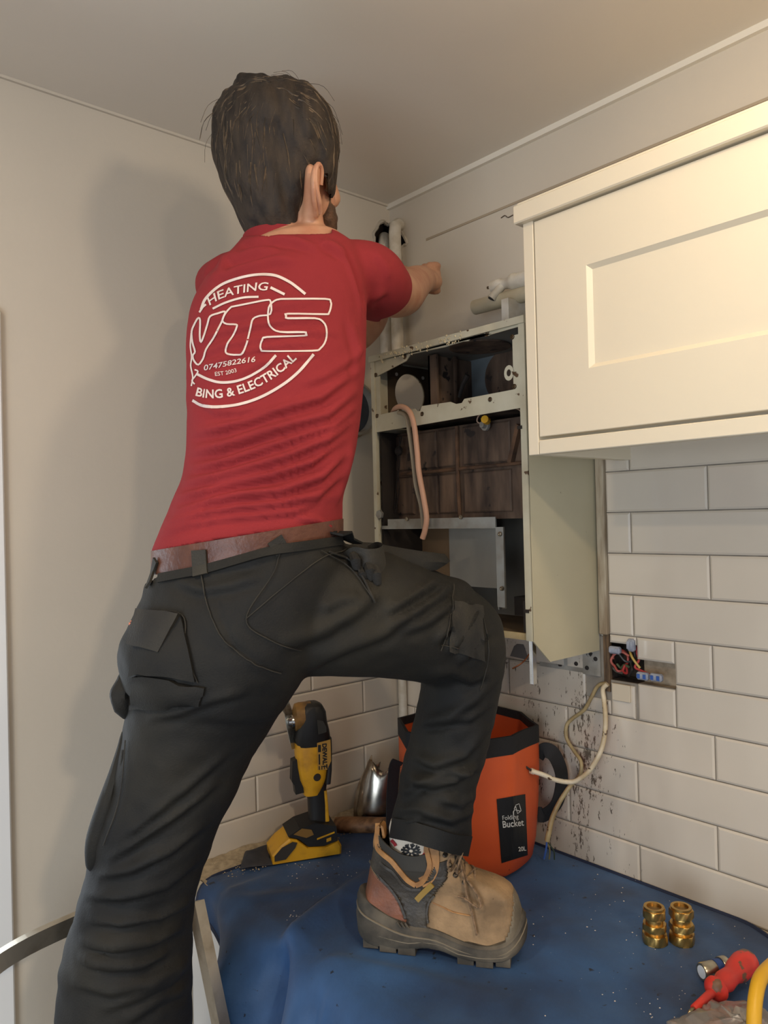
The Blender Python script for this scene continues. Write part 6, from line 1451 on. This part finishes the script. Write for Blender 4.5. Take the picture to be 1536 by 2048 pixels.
    for f_, inf in ((0, .003), (.12, .007), (.45, .0085), (.7, .006), (.85, .0065), (1, .0022), (1.0, -.003)):
        r = []
        for (x, y, z) in section(.035, n):
            zt_, zb_ = top(x), botz(x); cx_ = (x-bL/2)/(bL/2); r.append((x+inf*cx_*(1 if abs(y) < .03 else .3), y+math.copysign(inf, y)*min(1, abs(y)*40), zb_+(zt_-zb_)*f_))
        rg_.append(r)
    rg_ = smooth_rings(rg_); m_ = MB(); m_.M = Mx; m_.loft(rg_); m_.build('sole', M_sole, par, True)
    tr_ = [p for p in rg_[4]]
    gl = MB(); gl.M = Mx; gl.tube([(p[0], p[1]*1.01, p[2]-.010) for p in tr_]+[(tr_[0][0], tr_[0][1], tr_[0][2]-.010)], .0014, 5, cap=False); gl.tube([(p[0], p[1]*1.015, botz(p[0])+(.35)*(top(p[0])-botz(p[0]))) for p in tr_], .0012, 5, cap=False); gl.build('sole_ridges', mat('dusty_edge', (128, 116, 96), .8), par, True)
    for x0_, x1_ in ((.018, .045), (.049, .078), (.082, .112), (.185, .212), (.216, .244), (.248, .272)):
        for sd_ in (-1, 1):
            x0s, x1s = x0_*SX, x1_*SX; w_ = min(footw(x0s, 0), footw(x1s, 0))+.006
            m_ = MB(); m_.M = Mx; m_.loft([[(x0s, sd_*.008, .0), (x1s, sd_*.008, 0), (x1s, sd_*w_, 0), (x0s, sd_*w_, 0)], [(x0s, sd_*.008, .016), (x1s, sd_*.008, .016), (x1s, sd_*(w_+.001), .016), (x0s, sd_*(w_+.001), .016)]]); m_.build('tread_lug', M_sole, par)
    for k in range(6):
        x_ = (.125+.009*k)*SX; m_ = MB(); m_.M = Mx; m_.box((x_, -footw(x_, 0)-.006, .016), (x_+.004, -footw(x_, 0)+.01, .028), .001); m_.build('grip_rib', M_sole, par)
    for k in range(3):
        x_ = (.082+.007*k)*SX; m_ = MB(); m_.M = Mx; m_.tube([(x_, -footw(x_, 0)-.009, .052), (x_+.006, -footw(x_, 0)-.009, .044)], .0016, 6); m_.build('sole_notch', M_sole, par)
    # toe bumper band
    m_ = MB(); m_.M = Mx; rr1 = []
    for f_ in np.linspace(0, 1, 5):
        z_ = .055+.050*f_; r = [p for p in section(z_, 120, .0025) if p[0] > bL*(.80+.07*f_)]; 
        rr1.append(r)
    # tongue, laces and hooks
    m_ = MB(); m_.M = Mx; m_.loft([[(x, -w_, z), (x+.006, 0, z+.004), (x, w_, z), (x-.006, 0, z-.004)] for x, w_, z in ((.205*SX, .016, .112), (.190*SX, .020, .126), (.182*SX, .022, .145), (.178*SX, .022, .168), (.176*SX, .018, .186))]); m_.build('tongue', mats_['padded_collar'], par, True)
    M_lace = mat('brown_lace', (140, 112, 84), .8, rgb2=(90, 72, 54), vscale=200)
    M_hook = mat('dull_eyelet', (96, 88, 78), .35, .9)
    lacepts = [(.165, .160), (.172, .145), (.182, .130), (.196, .119), (.214, .112)]
    for k, (x, z) in enumerate(lacepts):
        for sd_ in (-1, 1):
            m_ = MB(); m_.M = Mx; m_.lathe((x*SX, sd_*.027, z-.004), (.3, sd_*.8, .6), [(0, .0042), (.002, .0042), (.0035, .0025), (.0035, .001)], 10); m_.build('eyelet', M_hook, par, True)
    def lace(pts, r=.0016): m_ = MB(); m_.M = Mx; m_.tube(spline([(a*SX, b_, c_) for a, b_, c_ in pts], 5), r, 6); return m_
    for k in range(4):
        (x0_, z0_), (x1_, z1_) = lacepts[k], lacepts[k+1]
        lace([(x0_, -.027, z0_), ((x0_+x1_)/2+.006, 0, (z0_+z1_)/2+.010), (x1_, .027, z1_)]).build('lace', M_lace, par, True)
        lace([(x0_, .027, z0_), ((x0_+x1_)/2+.006, 0, (z0_+z1_)/2+.011), (x1_, -.027, z1_)]).build('lace', M_lace, par, True)
    tie = (.186, -.012, .152)
    for pts in ([tie, (.196, -.030, .165), (.190, -.038, .150), (.186, -.034, .132), (.192, -.02, .135), tie], [tie, (.178, -.034, .160), (.172, -.042, .150), (.176, -.036, .136), tie],
                [tie, (.196, -.034, .130), (.203, -.044, .105), (.212, -.050, .080), (.219, -.0535, .050)], [tie, (.200, -.028, .124), (.214, -.038, .112), (.226, -.047, .096), (.222, -.051, .090), (.200, -.047, .100), (.188, -.045, .102)], [tie, (.186, -.036, .170), (.192, -.03, .172), (.196, -.02, .160), tie]):
        lace(pts, .0017).build('lace', M_lace, par, True)
    # sock
    m_ = MB(); m_.M = Mx; m_.loft([[(.116*SX+a*.054*math.cos(q), a*.034*math.sin(q), z) for q in np.linspace(0, 2*PI, 33)[:-1]] for z, a in ((.11, .82), (.14, .9), (.17, .92), (.185, .92), (.196, .86))]); 
    return m_
bo_r_ = bpy.data.objects.new('work_boot', None); COL.objects.link(bo_r_); bo_r_.parent = man
sock_mb = boot(BMx, bo_r_)
sock = sock_mb.build('sock', mat('cream_knit_sock', (222, 208, 188), .9, bump=.6, bscale=300), man, True)
bv_sock = bvh_of(sock)
flake = []
c0x, c0y = 822, 1702
for k in range(8):
    a = k*PI/4+.2; ex, ey = math.cos(a), math.sin(a)*.75
    flake.append(stroke_bm([(c0x+ex*4, c0y+ey*4), (c0x+ex*20, c0y+ey*20)], 4.2, k=1, step=4)); 
    for s_ in (-1, 1):
        flake.append(stroke_bm([(c0x+ex*11, c0y+ey*11), (c0x+ex*17-ey*6*s_, c0y+ey*17+ex*6*s_)], 2.6, k=1, step=3))
project(flake, camfn, bv_sock, 'snowflake_pattern', M_labelb, sock, .0012)
project([stroke_bm([(783, 1680), (790, 1688), (792, 1692)], 6, k=1, step=4), stroke_bm([(845, 1712), (856, 1702), (862, 1694)], 6, k=1, step=4)], camfn, bv_sock, 'red_pattern', mat('red_yarn', (150, 40, 44), .9), sock, .0012)
# left boot, standing on the step stool below the frame
lfp = V3(262, 2440, 1.02); lw = VM @ V3(255, 2400, 1.04)
dirx = (bxv*.3+dep*.9).normalized()
LB = Matrix.Translation(Vector((lw.x, lw.y, .64))-dirx*.11) @ Fr((0, 0, 0), dirx, Vector((0, 0, 1)).cross(dirx), (0, 0, 1))
D_ = LB @ BMx.inverted()
lb_ = bpy.data.objects.new('work_boot', None); COL.objects.link(lb_); lb_.parent = man
for ch_ in list(bo_r_.children):
    c = ch_.copy(); COL.objects.link(c); c.parent = lb_
    pr_ = Matrix.Translation(wloc(bo_r_)); c.matrix_basis = Matrix.Translation(-wloc(lb_)) @ D_ @ pr_ @ ch_.matrix_basis
